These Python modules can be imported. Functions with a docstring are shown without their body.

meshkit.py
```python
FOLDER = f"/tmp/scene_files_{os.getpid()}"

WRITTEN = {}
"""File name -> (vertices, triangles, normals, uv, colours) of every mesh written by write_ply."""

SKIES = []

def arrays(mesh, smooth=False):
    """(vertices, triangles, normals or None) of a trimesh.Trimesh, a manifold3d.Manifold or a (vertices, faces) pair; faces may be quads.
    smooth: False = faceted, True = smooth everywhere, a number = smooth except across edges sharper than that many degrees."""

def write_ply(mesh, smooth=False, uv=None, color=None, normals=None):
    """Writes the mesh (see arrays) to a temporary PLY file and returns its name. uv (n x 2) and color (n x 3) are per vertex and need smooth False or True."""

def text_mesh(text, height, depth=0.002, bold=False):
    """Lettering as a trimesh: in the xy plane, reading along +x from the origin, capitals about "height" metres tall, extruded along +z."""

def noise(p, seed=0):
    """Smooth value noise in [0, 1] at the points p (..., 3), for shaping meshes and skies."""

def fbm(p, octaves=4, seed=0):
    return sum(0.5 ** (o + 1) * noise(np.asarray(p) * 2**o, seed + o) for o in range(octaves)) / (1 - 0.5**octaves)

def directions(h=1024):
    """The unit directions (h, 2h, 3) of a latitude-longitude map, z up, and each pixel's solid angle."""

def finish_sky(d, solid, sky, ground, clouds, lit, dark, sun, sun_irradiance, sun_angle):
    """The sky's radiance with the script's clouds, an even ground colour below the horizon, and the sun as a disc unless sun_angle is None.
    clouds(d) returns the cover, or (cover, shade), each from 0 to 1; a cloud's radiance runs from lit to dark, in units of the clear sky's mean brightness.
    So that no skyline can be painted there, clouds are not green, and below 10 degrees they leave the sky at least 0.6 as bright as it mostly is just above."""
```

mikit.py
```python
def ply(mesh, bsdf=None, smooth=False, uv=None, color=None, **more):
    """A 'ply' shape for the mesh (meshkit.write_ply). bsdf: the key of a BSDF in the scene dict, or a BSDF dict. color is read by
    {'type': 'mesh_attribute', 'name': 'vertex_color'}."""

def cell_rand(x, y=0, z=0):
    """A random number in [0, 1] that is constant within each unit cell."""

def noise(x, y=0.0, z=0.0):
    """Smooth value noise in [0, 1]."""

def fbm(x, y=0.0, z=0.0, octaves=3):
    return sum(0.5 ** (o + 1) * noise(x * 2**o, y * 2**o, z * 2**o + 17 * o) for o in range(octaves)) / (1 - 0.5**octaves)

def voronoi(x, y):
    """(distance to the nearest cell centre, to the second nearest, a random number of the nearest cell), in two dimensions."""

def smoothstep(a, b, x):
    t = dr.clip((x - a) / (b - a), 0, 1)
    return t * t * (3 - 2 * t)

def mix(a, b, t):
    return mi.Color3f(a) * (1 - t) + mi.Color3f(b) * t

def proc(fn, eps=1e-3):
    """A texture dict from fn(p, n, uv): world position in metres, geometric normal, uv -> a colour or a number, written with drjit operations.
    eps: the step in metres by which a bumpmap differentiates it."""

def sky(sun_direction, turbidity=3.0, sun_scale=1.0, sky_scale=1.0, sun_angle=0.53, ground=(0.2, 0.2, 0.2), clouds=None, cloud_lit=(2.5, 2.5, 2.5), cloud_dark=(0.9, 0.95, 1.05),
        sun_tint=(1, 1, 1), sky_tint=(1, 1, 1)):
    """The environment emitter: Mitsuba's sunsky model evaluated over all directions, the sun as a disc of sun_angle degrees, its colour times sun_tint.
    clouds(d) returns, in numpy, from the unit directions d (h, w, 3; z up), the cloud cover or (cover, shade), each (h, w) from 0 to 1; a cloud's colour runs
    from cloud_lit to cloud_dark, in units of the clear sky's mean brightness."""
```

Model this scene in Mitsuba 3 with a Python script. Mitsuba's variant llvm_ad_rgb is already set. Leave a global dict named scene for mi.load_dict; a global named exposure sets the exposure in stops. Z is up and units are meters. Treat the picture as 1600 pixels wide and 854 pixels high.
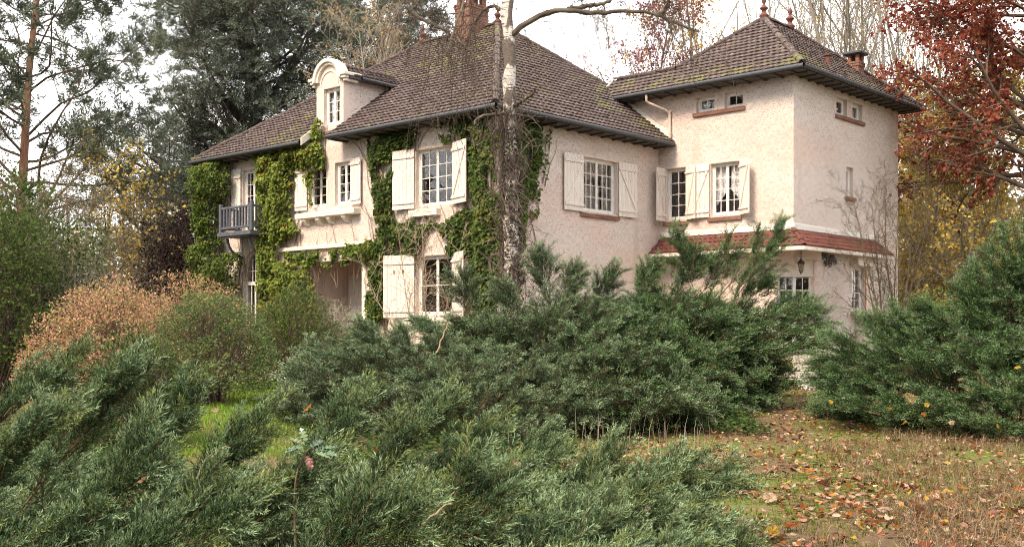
import math, random
import numpy as np, trimesh, drjit as dr, mitsuba as mi, mikit, meshkit
from shapely.geometry import Polygon, Point, box as sbox
from mikit import noise, fbm, smoothstep, mix, cell_rand

scene, labels = {}, {}
T = mi.ScalarTransform4f
# ---------------------------------------------------------------- camera, sky, exposure
CAM_Z, FOC, HOR = 1.6, 1716.0, 514.8          # eye height; focal length and horizon row in photo pixels
scene['camera'] = {'type': 'perspective', 'fov': 2 * math.degrees(math.atan(800 / FOC)), 'fov_axis': 'x',
                   'principal_point_offset_y': (427 - HOR) / 854.0, 'near_clip': 0.1, 'far_clip': 2000.0,
                   'to_world': T().look_at([0, 0, CAM_Z], [0, 10, CAM_Z], [0, 0, 1])}
scene['sky'] = mikit.sky((-0.45, -0.5, 0.75), turbidity=3, sun_scale=0.30, sky_scale=1.0, sun_angle=20, ground=(0.12, 0.11, 0.08),
                         clouds=lambda d: 1.0, cloud_lit=(2.0, 1.97, 1.95), cloud_dark=(1.4, 1.4, 1.4), sun_tint=(1, 0.985, 0.97))
exposure = 3.85

# ---------------------------------------------------------------- materials
def rgb(*c): return {'type': 'rgb', 'value': list(c)}
def pr(col, rough=0.7, spec=0.3, **kw):
    c = col if isinstance(col, dict) else rgb(*col)
    return {'type': 'twosided', 'bsdf': {'type': 'principled', 'base_color': c, 'roughness': rough, 'specular': spec, **kw}}
def bumped(fn, scale, col, rough=0.8, spec=0.2, eps=2e-3):
    return {'type': 'twosided', 'bsdf': {'type': 'bumpmap', 'arbitrary': mikit.proc(fn, eps), 'scale': scale,
            'bsdf': {'type': 'principled', 'base_color': col, 'roughness': rough, 'specular': spec}}}
VC = {'type': 'mesh_attribute', 'name': 'vertex_color'}

def wall_grit(p): return noise(p.x * 33, p.y * 33, p.z * 33)
def wall_col(p, n, uv):
    g = wall_grit(p)
    pit = smoothstep(0.42, 0.24, g)
    big = fbm(p.x * 0.6 + 5, p.y * 0.6, p.z * 0.6, 3)
    c = mix((0.605, 0.487, 0.435), (0.614, 0.539, 0.498), smoothstep(0.35, 0.62, big))
    c = c * (0.93 + 0.14 * noise(p.x * 9, p.y * 9, p.z * 9))
    streak = smoothstep(0.60, 0.78, fbm(p.x * 2.2, p.y * 2.2, p.z * 0.35, 3)) * (0.4 + 0.9 * noise(p.x * 14, p.y * 14, p.z * 1.1))
    c = mix(c, mi.Color3f(0.50, 0.42, 0.36), streak * 0.65)
    return mix(c, mi.Color3f(0.30, 0.235, 0.205), pit * 0.6)
scene['render_wall'] = bumped(lambda p, n, uv: smoothstep(0.2, 0.5, wall_grit(p)), 0.009, mikit.proc(wall_col), 0.9, 0.1)
def smooth_col(p, n, uv):
    s = fbm(p.x * 3, p.y * 3, p.z * 1.2, 3)
    c = mix((0.591, 0.470, 0.428), (0.614, 0.535, 0.484), s)
    return mix(c, mi.Color3f(0.42, 0.36, 0.30), smoothstep(0.62, 0.8, fbm(p.x * 7, p.y * 7, p.z * 3 + 9, 3)) * 0.5)
scene['smooth_render'] = pr(mikit.proc(smooth_col), 0.85, 0.15)
def trim_col(p, n, uv):
    return mix((0.664, 0.614, 0.539), (0.465, 0.423, 0.365), smoothstep(0.55, 0.85, fbm(p.x * 6, p.y * 6, p.z * 4, 4)))
scene['cream_trim'] = pr(mikit.proc(trim_col), 0.7, 0.25)
def white_col(p, n, uv):
    return mix((0.664, 0.647, 0.622), (0.498, 0.465, 0.415), smoothstep(0.55, 0.9, fbm(p.x * 11, p.y * 11, p.z * 5, 3)))
scene['white_paint'] = pr(mikit.proc(white_col), 0.4, 0.4)
def shutter_col(p, n, uv):
    g = fbm(p.x * 30, p.y * 30, p.z * 2.0, 3)
    c = mix((0.664, 0.62, 0.58), (0.62, 0.545, 0.495), smoothstep(0.3, 0.75, g))
    chip = smoothstep(0.70, 0.76, fbm(p.x * 17, p.y * 17, p.z * 7, 3))
    return mix(c, mi.Color3f(0.36, 0.31, 0.26), chip * 0.7)
scene['shutter_paint'] = pr(mikit.proc(shutter_col), 0.55, 0.3)
def brick_col(p, n, uv):
    r = noise(p.x * 5.1, p.y * 5.1, p.z * 14.0)
    c = mix((0.164, 0.074, 0.055), (0.257, 0.148, 0.113), r)
    return mix(c, mi.Color3f(0.16, 0.10, 0.08), smoothstep(0.5, 0.8, fbm(p.x * 9, p.y * 9, p.z * 9, 3)) * 0.6)
scene['brick_clay'] = bumped(lambda p, n, uv: fbm(p.x * 60, p.y * 60, p.z * 60, 2), 0.004, mikit.proc(brick_col), 0.9, 0.15)
scene['mortar'] = pr((0.33, 0.28, 0.24), 0.95, 0.1)
def tile_col(p, n, uv):
    q = fbm(p.x * 3.3, p.y * 3.3, p.z * 3.3, 3)
    r = noise(p.x * 5.3 + 3, p.y * 5.3, p.z * 4.6)
    c = mix((0.048, 0.037, 0.037), (0.089, 0.063, 0.060), r)
    c = mix(c, mi.Color3f(0.165, 0.14, 0.122), smoothstep(0.52, 0.74, fbm(p.x * 16, p.y * 16, p.z * 16, 2)) * 0.7)
    reg = fbm(p.x * 0.42 + 1.7, p.y * 0.42 + 4.0, p.z * 0.5, 3)
    moss = smoothstep(0.50, 0.68, q) * smoothstep(0.44, 0.62, reg)
    return mix(c, mix((0.085, 0.088, 0.036), (0.165, 0.16, 0.06), noise(p.x * 21, p.y * 21, p.z * 21)), moss * 0.75)
scene['roof_clay'] = bumped(lambda p, n, uv: fbm(p.x * 35, p.y * 35, p.z * 35, 2), 0.012, mikit.proc(tile_col), 0.8, 0.25)
def red_col(p, n, uv):
    c = mix((0.076, 0.026, 0.022), (0.144, 0.052, 0.037), noise(p.x * 6, p.y * 6, p.z * 6))
    return mix(c, mi.Color3f(0.10, 0.045, 0.04), smoothstep(0.55, 0.75, fbm(p.x * 8, p.y * 8, p.z * 8, 3)) * 0.7)
scene['red_clay'] = pr(mikit.proc(red_col), 0.55, 0.3)
scene['zinc_dark'] = pr((0.055, 0.06, 0.07), 0.5, 0.4)
scene['eave_wood'] = pr((0.075, 0.068, 0.068), 0.75, 0.2)
def pipe_col(p, n, uv): return mix((0.45, 0.34, 0.28), (0.62, 0.52, 0.45), fbm(p.x * 8, p.y * 8, p.z * 5, 3))
scene['pipe_paint'] = pr(mikit.proc(pipe_col), 0.5, 0.4)
def grey_col(p, n, uv): return mix((0.07, 0.078, 0.10), (0.115, 0.12, 0.14), fbm(p.x * 14, p.y * 14, p.z * 3, 3))
scene['grey_wood'] = pr(mikit.proc(grey_col), 0.6, 0.3)
scene['pane_glass'] = {'type': 'thindielectric', 'int_ior': 1.5}
scene['room_plaster'] = pr((0.22, 0.18, 0.15), 0.9, 0.1)
scene['curtain_lace'] = {'type': 'twosided', 'bsdf': {'type': 'diffuse', 'reflectance': mikit.proc(lambda p, n, uv: mix((0.45, 0.44, 0.46), (0.78, 0.77, 0.78), smoothstep(0.35, 0.6, fbm(p.x * 22, p.y * 22, p.z * 16, 2))))}}
scene['terracotta'] = pr((0.133, 0.059, 0.045), 0.75, 0.2)
scene['iron'] = pr((0.025, 0.025, 0.028), 0.5, 0.4)
def stone_col(p, n, uv):
    c = mix((0.40, 0.36, 0.32), (0.52, 0.47, 0.42), fbm(p.x * 5, p.y * 5, p.z * 5, 3))
    return mix(c, mi.Color3f(0.17, 0.16, 0.13), smoothstep(0.5, 0.7, fbm(p.x * 11, p.y * 11, p.z * 11, 3)) * 0.8)
scene['stone'] = bumped(lambda p, n, uv: fbm(p.x * 30, p.y * 30, p.z * 30, 3), 0.012, mikit.proc(stone_col), 0.9, 0.1)
scene['orange_wood'] = pr((0.42, 0.20, 0.085), 0.6, 0.3)
scene['blind_slats'] = pr((0.72, 0.66, 0.62), 0.5, 0.4)
scene['dark_cloth'] = pr((0.03, 0.032, 0.04), 0.8, 0.2)
scene['amber_glass'] = pr((0.25, 0.2, 0.12), 0.2, 0.5)
scene['bark_paint'] = pr(VC, 0.9, 0.1)
scene['leaf_paint'] = {'type': 'principledthin', 'base_color': VC, 'roughness': 0.55, 'diff_trans': 0.7, 'eta': 1.35}
scene['needle_paint'] = {'type': 'twosided', 'bsdf': {'type': 'principled', 'base_color': VC, 'roughness': 0.65, 'specular': 0.1}}
def birch_col(p, n, uv):
    a = dr.atan2(n.y, n.x)
    h = p.z
    c = mix((0.50, 0.46, 0.43), (0.74, 0.70, 0.66), fbm(p.x * 9, p.y * 9, p.z * 20, 3))
    band = smoothstep(0.60, 0.66, fbm(p.x * 5 + 3, p.y * 5, p.z * 34, 2))
    c = mix(c, mi.Color3f(0.08, 0.06, 0.055), band * 0.85)
    plate = smoothstep(0.50, 0.56, fbm(p.x * 6, p.y * 6 + 8, p.z * 2.3, 3))
    c = mix(c, mix((0.05, 0.04, 0.035), (0.16, 0.12, 0.10), noise(p.x * 40, p.y * 40, p.z * 40)), plate * 0.9)
    return c
scene['birch_bark'] = bumped(lambda p, n, uv: fbm(p.x * 20, p.y * 20, p.z * 9, 3), 0.03, mikit.proc(birch_col), 0.8, 0.2)

# ---------------------------------------------------------------- naming
_n = {}
def key_for(name, parent=None):
    k = f'{parent}__{name}' if parent else name
    i = _n.get(k, 0); _n[k] = i + 1
    return k if i == 0 else f'{k}_{i:03d}'
def add(name, mesh, bsdf, parent=None, smooth=False, color=None, **kw):
    k = key_for(name, parent)
    scene[k] = mikit.ply(mesh, bsdf, smooth=smooth, color=color, **kw)
    return k
def say(k, label=None, cat=None, group=None, kind=None):
    labels[k] = {a: b for a, b in (('label', label), ('category', cat), ('group', group), ('kind', kind)) if b}
    return k
def thing(name, label, cat, group=None):
    return say(key_for(name), label, cat, group)

# ---------------------------------------------------------------- mesh helpers
_hull = None
def cbox(lo, hi, c=0.006):
    """A box with chamfered edges: (vertices, faces)."""
    global _hull
    lo, hi = np.minimum(lo, hi), np.maximum(lo, hi)
    c = min(c, 0.3 * float((hi - lo).min()))
    s = np.array([[x, y, z] for x in (0, 1) for y in (0, 1) for z in (0, 1)], float)
    v = []
    for q in s:
        base = np.where(q > 0, hi, lo); d = np.where(q > 0, -c, c)
        for a in range(3):
            e = d.copy(); e[a] = 0
            v.append(base + e)
    v = np.array(v)
    if _hull is None:
        u = []
        for q in s:
            base = q * 1.0; d = np.where(q > 0, -.2, .2)
            for a in range(3):
                e = d.copy(); e[a] = 0; u.append(base + e)
        u = np.array(u)
        h = trimesh.convex.convex_hull(u)
        idx = [int(np.argmin(((u - w) ** 2).sum(1))) for w in h.vertices]
        _hull = np.array(idx)[h.faces]
    return v, _hull
def cat(ms):
    V, F, o = [], [], 0
    for v, f in ms:
        v, f = np.asarray(v), np.asarray(f)
        V.append(v); F.append(f + o); o += len(v)
    return np.vstack(V), np.vstack(F)
def tm(m): return np.array(m.vertices), np.array(m.faces)
def hull(pts):
    return tm(trimesh.convex.convex_hull(np.asarray(pts, float)))
def lathe(profile, k=16):
    return tm(trimesh.creation.revolve(np.asarray(profile, float), sections=k))
def tubes(P, R, k=5):
    """P (B,n,3), R (B,n): tapered tubes."""
    P, R = np.asarray(P, float), np.asarray(R, float)
    if P.ndim == 2: P, R = P[None], R[None]
    B, n, _ = P.shape
    t = np.gradient(P, axis=1); t /= np.linalg.norm(t, axis=2, keepdims=True) + 1e-9
    m = t.mean(1); ref = np.where(np.abs(m[:, 2:3]) < 0.8, [[0, 0, 1.0]], [[1.0, 0, 0]])[:, None, :]
    a = np.cross(t, ref); a /= np.linalg.norm(a, axis=2, keepdims=True) + 1e-9
    b = np.cross(t, a)
    an = np.arange(k) * 2 * np.pi / k
    V = P[:, :, None] + R[:, :, None, None] * (np.cos(an)[:, None] * a[:, :, None] + np.sin(an)[:, None] * b[:, :, None])
    i = np.arange(n - 1)[:, None] * k; j = np.arange(k)[None]; j2 = (j + 1) % k
    q = np.stack([i + j, i + j2, i + k + j2, i + k + j], -1).reshape(-1, 4)
    f = np.vstack([q[:, [0, 1, 2]], q[:, [0, 2, 3]]])
    F = (f[None] + (np.arange(B) * n * k)[:, None, None]).reshape(-1, 3)
    return V.reshape(-1, 3), F

# ---------------------------------------------------------------- the villa's frame: x along the front, y into the house
TH = 0.742
HX = np.array([math.cos(TH), -math.sin(TH), 0]); HY = np.array([math.sin(TH), math.cos(TH), 0]); HZ = np.array([0, 0, 1.0])
HO = np.array([-0.4347, 27.4947, 0])
HM = np.stack([HX, HY, HZ])
def W(m):
    v, f = m
    return np.asarray(v) @ HM + HO, f
def hw(x, y, z=0.0): return HO + x * HX + y * HY + z * HZ
S1, TW, TD, OH = 7.11, 4.42, 6.79, 0.541
TE = S1 + TD
FACES = {'front': lambda u, d, z: (u, -d, z), 'side': lambda u, d, z: (d, u, z), 'tower': lambda u, d, z: (u, S1 - d, z),
         'tside': lambda u, d, z: (TW + d, u, z), 'bay': lambda u, d, z: (TW + 0.25 + d, u, z)}
_c = np.array([3.85, S1]); _e = np.array([0.7071, 0.7071]); _o = np.array([0.7071, -0.7071])
FACES['cant'] = lambda u, d, z: (_c[0] + u * _e[0] + d * _o[0], _c[1] + u * _e[1] + d * _o[1], z)
def fbox(face, u0, u1, d0, d1, z0, z1, c=0.006):
    if face == 'cant':
        v, f = cbox((u0, -d1, z0), (u1, -d0, z1), c)
        p = np.stack([_c[0] + v[:, 0] * _e[0] - v[:, 1] * _o[0], _c[1] + v[:, 0] * _e[1] - v[:, 1] * _o[1], v[:, 2]], 1)
        return p, f
    a, b = np.array(FACES[face](u0, d0, z0)), np.array(FACES[face](u1, d1, z1))
    return cbox(a, b, c)
def fmap(face, m):
    """A mesh given in (u, d, z) put on a face (winding kept outward)."""
    v, f = m
    p = np.stack(FACES[face](v[:, 0], v[:, 1], v[:, 2]), 1)
    e = np.eye(3); o = np.array(FACES[face](0, 0, 0.0))
    J = np.stack([np.array(FACES[face](*e[i])) - o for i in range(3)])
    return p, (f if np.linalg.det(J) > 0 else np.asarray(f)[:, ::-1])
def fwall(face, poly, d0=-0.3, d1=0.0):
    """poly in (u, z) extruded from depth d0 to d1."""
    m = trimesh.creation.extrude_polygon(poly, d1 - d0, engine='earcut')
    v = np.array(m.vertices)
    return fmap(face, (np.stack([v[:, 0], v[:, 2] + d0, v[:, 1]], 1), np.array(m.faces)[:, ::-1]))
def rect(u0, u1, z0, z1): return sbox(min(u0, u1), z0, max(u0, u1), z1)

V0 = thing('villa', 'pink rendered two storey villa with brown tiled hip roofs and a square tower', 'villa')
ROOF_Z, RIDGE_Z, T_Z, T_RZ = 7.112, 11.049, 8.623, 10.914

# --- openings (u0, u1, z0, z1) per face
OP = {'front': [(-2.90, -1.48, 4.87, 6.40), (-2.90, -1.48, 1.98, 3.56), (-7.60, -6.76, 5.20, 6.42), (-6.37, -5.63, 5.20, 6.42), (-11.05, -10.12, 4.66, 6.65)],
      'side': [(3.50, 5.06, 4.86, 6.35)],
      'tower': [(0.27, 0.98, 4.83, 6.35), (1.80, 2.77, 4.86, 6.35), (1.32, 1.95, 7.87, 8.31), (2.26, 2.88, 7.87, 8.31)],
      'tside': [(9.63, 10.32, 7.80, 8.31), (10.66, 11.32, 7.80, 8.31), (10.26, 10.72, 5.50, 6.36)],
      'bay': [(10.10, 10.95, 2.14, 3.44)]}
def cut(poly, ops):
    for o in ops: poly = poly.difference(rect(*o))
    return poly
arch = Polygon([(-11.0, 1.2), (-10.0, 1.2)] + [(-10.5 + 0.5 * math.cos(a), 3.42 + 0.66 * math.sin(a)) for a in np.linspace(0, math.pi, 17)])
LOG = (-7.52, -5.06, 1.2, 3.57)
fp = cut(rect(-12.6, 0, -0.4, ROOF_Z - 0.05), OP['front'] + [LOG]).difference(arch)
wk = add('wall', W(fwall('front', fp)), 'render_wall', V0)
add('wall', W(fwall('side', cut(rect(0.3, S1, -0.4, ROOF_Z - 0.05), OP['side']))), 'render_wall', V0)
tw = add('tower_wall', W(cat([fwall('tower', cut(rect(-2.0, TW, 3.4, T_Z + 0.1), OP['tower'])),
                         fwall('tower', rect(0.003, 3.85, -0.4, 3.4)),
                         fwall('tside', cut(rect(S1 + .3, TE, 3.4, T_Z + 0.1), OP['tside'])),
                         fwall('tside', rect(12.0, TE, -0.4, 3.4))])), 'render_wall', V0)
LC = 1.16                                                             # length of the canted wall
add('porch_wall', W(cat([fwall('cant', rect(0, LC, -0.4, 3.95).difference(rect(.06, 1.10, 1.15, 3.52)), -0.25),
                         fwall('bay', cut(rect(7.93, 12.0, -0.4, 3.95), OP['bay']), -0.245),
                         fwall('bay', rect(12.0, 12.2, -.4, 3.95), -.26)])), 'render_wall', V0)
# back and hidden walls close the rooms
def hbox(x0, x1, y0, y1, z0, z1, c=0.006): return cbox((x0, y0, z0), (x1, y1, z1), c)
add('rear_wall', W(cat([hbox(-12.6, -12.3, 0.3, 9.6, -.4, ROOF_Z - .05), hbox(-12.3, -2.0, 9.3, 9.6, -.4, ROOF_Z - .05), hbox(-2.0, TW, TE - .3, TE, -.4, T_Z),
                        hbox(-2.0, -1.7, S1 + .3, TE - .3, 3, T_Z + .05)])), 'render_wall', V0)
add('floor', W(cat([hbox(-12.3, -0.3, 3.2, 9.3, 1.0, 1.15), hbox(-12.3, -7.7, 0.3, 3.2, 1.0, 1.15), hbox(-4.8, -0.3, 0.3, 3.2, 1.0, 1.15), hbox(-7.7, -4.8, .3, 3.2, 1.0, 1.14), hbox(-12.3, -0.3, 0.3, 9.3, 3.85, 4.05), hbox(-.3, TW - .3, S1 + .3, TE - .3, 1, 1.15),
                    hbox(-1.7, TW - .3, S1 + .3, TE - .3, 3.85, 4.05), hbox(-1.7, TW - .3, S1 + .3, TE - .3, 6.8, 6.95), hbox(-12.3, -.3, .3, 7.0, 6.75, 6.9)])), 'room_plaster', V0)
add('partition', W(cat([hbox(-12.3, -.3, 4.2, 4.3, 1.15, 6.75), hbox(-3.6, -3.5, .3, 4.2, 1.15, 6.75), hbox(-8.3, -8.2, .3, 4.2, 4.05, 6.75), hbox(-1.7, TW - .3, 10.9, 11, 4.05, 8.5)])), 'room_plaster', V0)
# the covered loggia: pink inner walls, a pale door, a dark table
lg = add('loggia', W(cat([hbox(-7.9, -7.6, 0.32, 1.45, 1.15, 3.8), hbox(-7.6, -4.6, 1.45, 1.65, 1.15, 3.8), hbox(-4.6, -4.4, .32, 1.45, 1.15, 3.8), hbox(-7.6, -4.6, .32, 1.45, 3.72, 3.82)])), 'smooth_render', V0)
ld = add('door', W(hbox(-7.45, -6.60, 1.38, 1.449, 1.16, 3.25)), 'shutter_paint', lg)
add('door_panel', W(hbox(-7.32, -6.73, 1.36, 1.385, 1.35, 2.1)), 'shutter_paint', lg)
add('door_panel', W(hbox(-7.32, -6.73, 1.36, 1.385, 2.25, 3.1)), 'shutter_paint', lg)
add('post', W(hbox(-5.14, -5.0, -.02, .1, 1.15, 3.57)), 'cream_trim', V0)

# --- windows
def window(face, u0, u1, z0, z1, cols, rows, d=-0.17, casements=2, fr=0.055, curtain=False, parent=V0, bar=0.022):
    w = add('window', W(cat([fbox(face, u0, u1, d, d + .06, z0, z0 + fr), fbox(face, u0, u1, d, d + .06, z1 - fr, z1),
                             fbox(face, u0, u0 + fr, d + .001, d + .061, z0 + fr, z1 - fr), fbox(face, u1 - fr, u1, d + .001, d + .061, z0 + fr, z1 - fr)])), 'white_paint', parent)
    a0, a1 = u0 + fr, u1 - fr
    wd = (a1 - a0) / casements
    zz0, zz1 = z0 + fr, z1 - fr
    for cidx in range(casements):
        b0, b1 = a0 + cidx * wd, a0 + (cidx + 1) * wd
        st = 0.045
        add('sash', W(cat([fbox(face, b0, b0 + st, d + .008, d + .052, zz0, zz1), fbox(face, b1 - st, b1, d + .008, d + .052, zz0, zz1),
                           fbox(face, b0 + st, b1 - st, d + .009, d + .051, zz0, zz0 + st), fbox(face, b0 + st, b1 - st, d + .009, d + .051, zz1 - st, zz1)])), 'white_paint', w)
        p0, p1, q0, q1 = b0 + st, b1 - st, zz0 + st, zz1 - st
        for i in range(1, cols):
            x = p0 + (p1 - p0) * i / cols
            add('glazing_bar', W(fbox(face, x - bar / 2, x + bar / 2, d + .012, d + .048, q0, q1, .004)), 'white_paint', w)
        for j in range(1, rows):
            z = q0 + (q1 - q0) * j / rows
            add('glazing_bar', W(fbox(face, p0, p1, d + .014, d + .046, z - bar / 2, z + bar / 2, .004)), 'white_paint', w)
        for i in range(cols):
            for j in range(rows):
                x0, x1 = p0 + (p1 - p0) * i / cols, p0 + (p1 - p0) * (i + 1) / cols
                y0, y1 = q0 + (q1 - q0) * j / rows, q0 + (q1 - q0) * (j + 1) / rows
                r = random.Random(hash((round(u0 * 100), i, j, cidx))).uniform(-.004, .004)
                pv = np.array([[x0, d + .03 + r, y0], [x1, d + .03, y0], [x1, d + .03 - r, y1], [x0, d + .03, y1]])
                add('pane', W(fmap(face, (pv, np.array([[0, 1, 2], [0, 2, 3]])))), 'pane_glass', w)
    if curtain:
        n = 40
        for s in (0, 1):
            uu = np.linspace(u0 + .04, (u0 + u1) / 2 - .04, n) if s == 0 else np.linspace((u0 + u1) / 2 + .04, u1 - .04, n)
            ee = np.abs(uu - (u0 + u1) / 2)
            hem = z0 + 0.18 + np.clip(0.55 - ee, 0, 1) * 1.1 if curtain == 'lace' else np.full(n, z0 + .02)
            hem = np.minimum(hem, z1 - .2)
            dd = d - .10 + .018 * np.sin(uu * 62)
            top = np.stack([uu, dd, np.full(n, z1 - .02)], 1); bot = np.stack([uu, dd + .01, hem], 1)
            f = np.array([[i, i + 1, n + i + 1] for i in range(n - 1)] + [[i, n + i + 1, n + i] for i in range(n - 1)])
            add('curtain', W(fmap(face, (np.vstack([top, bot]), f))), 'curtain_lace', w, smooth=True)
    return w
def reveal(face, u0, u1, z0, z1, w=0.07, sides=True):
    """The smooth band of render round an opening, lining the reveal."""
    ms = [fbox(face, u0 - w, u1 + w, -.17, .006, z1 - .004, z1 + w, .004)]
    if sides: ms += [fbox(face, u0 - w, u0 + .004, -.17, .0065, z0, z1 - .005, .004), fbox(face, u1 - .004, u1 + w, -.17, .0065, z0, z1 - .005, .004)]
    add('window_surround', W(cat(ms)), 'smooth_render', V0)
WSPEC = [('front', 0, 2, 4, None), ('front', 1, 2, 2, None), ('front', 2, 2, 4, None), ('front', 3, 2, 4, None), ('front', 4, 2, 5, None), ('side', 0, 3, 4, None),
         ('tower', 0, 2, 4, None), ('tower', 1, 2, 4, 'lace'), ('tower', 2, 2, 1, 'full'), ('tower', 3, 2, 1, None), ('tside', 0, 1, 1, None), ('tside', 1, 1, 1, 'full'),
         ('tside', 2, 1, 2, None), ('bay', 0, 2, 5, 'lace')]
for face, i, cols, rows, cur in WSPEC:
    o = OP[face][i]
    cs = 1 if (o[1] - o[0] < 0.5 or face == 'tside' or i >= 2 and face == 'tower') else 2
    if face == 'bay': cs = 1
    if face == 'front' and i in (2, 3): cs, cols = 2, 1
    if face == 'tower' and i == 0: cs, cols = 1, 2
    if face == 'front' and i == 1: cols = 1
    window(face, *o, cols, rows, curtain=cur, casements=cs)
    reveal(face, *o)
# arched French window
aw = add('window', W(cat([fbox('front', -11.0, -10.94, -.16, -.1, 1.15, 3.42), fbox('front', -10.06, -10.0, -.16, -.1, 1.15, 3.42), fbox('front', -10.94, -10.06, -.161, -.095, 3.0, 3.12)])), 'white_paint', V0)
ang = np.linspace(0, math.pi, 15)
add('arch_frame', W(tubes(np.stack([-10.5 + .47 * np.cos(ang), np.full(15, .13), 3.42 + .63 * np.sin(ang)], 1), np.full(15, .035), 6)), 'white_paint', aw)
for u in (-10.72, -10.5, -10.28):
    add('glazing_bar', W(fbox('front', u - .015 - .02 * (u == -10.5), u + .015 + .02 * (u == -10.5), -.15, -.105, 1.2, 3.0)), 'white_paint', aw)
for u in (-10.66, -10.5, -10.34):
    add('glazing_bar', W(fbox('front', u - .012, u + .012, -.15, -.105, 3.12, 3.98 - abs(u + 10.5) * .8)), 'white_paint', aw)
for z in (1.75, 2.35, 3.45):
    add('glazing_bar', W(fbox('front', -10.94, -10.06, -.148, -.108, z - .012, z + .012)), 'white_paint', aw)
for u in (-10.94, -10.72, -10.5, -10.28):
    for z0, z1 in ((1.2, 1.75), (1.75, 2.35), (2.35, 3.0), (3.12, 3.45)):
        add('pane', W(fmap('front', (np.array([[u, -.125, z0], [u + .22, -.125, z0], [u + .22, -.125, z1], [u, -.125, z1]]), np.array([[0, 1, 2], [0, 2, 3]])))), 'pane_glass', aw)
add('window_surround', W(tubes(np.stack([-10.5 + .56 * np.cos(ang), np.full(15, -.0), 3.42 + .72 * np.sin(ang)], 1), np.full(15, .05), 6)), 'smooth_render', V0)

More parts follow.
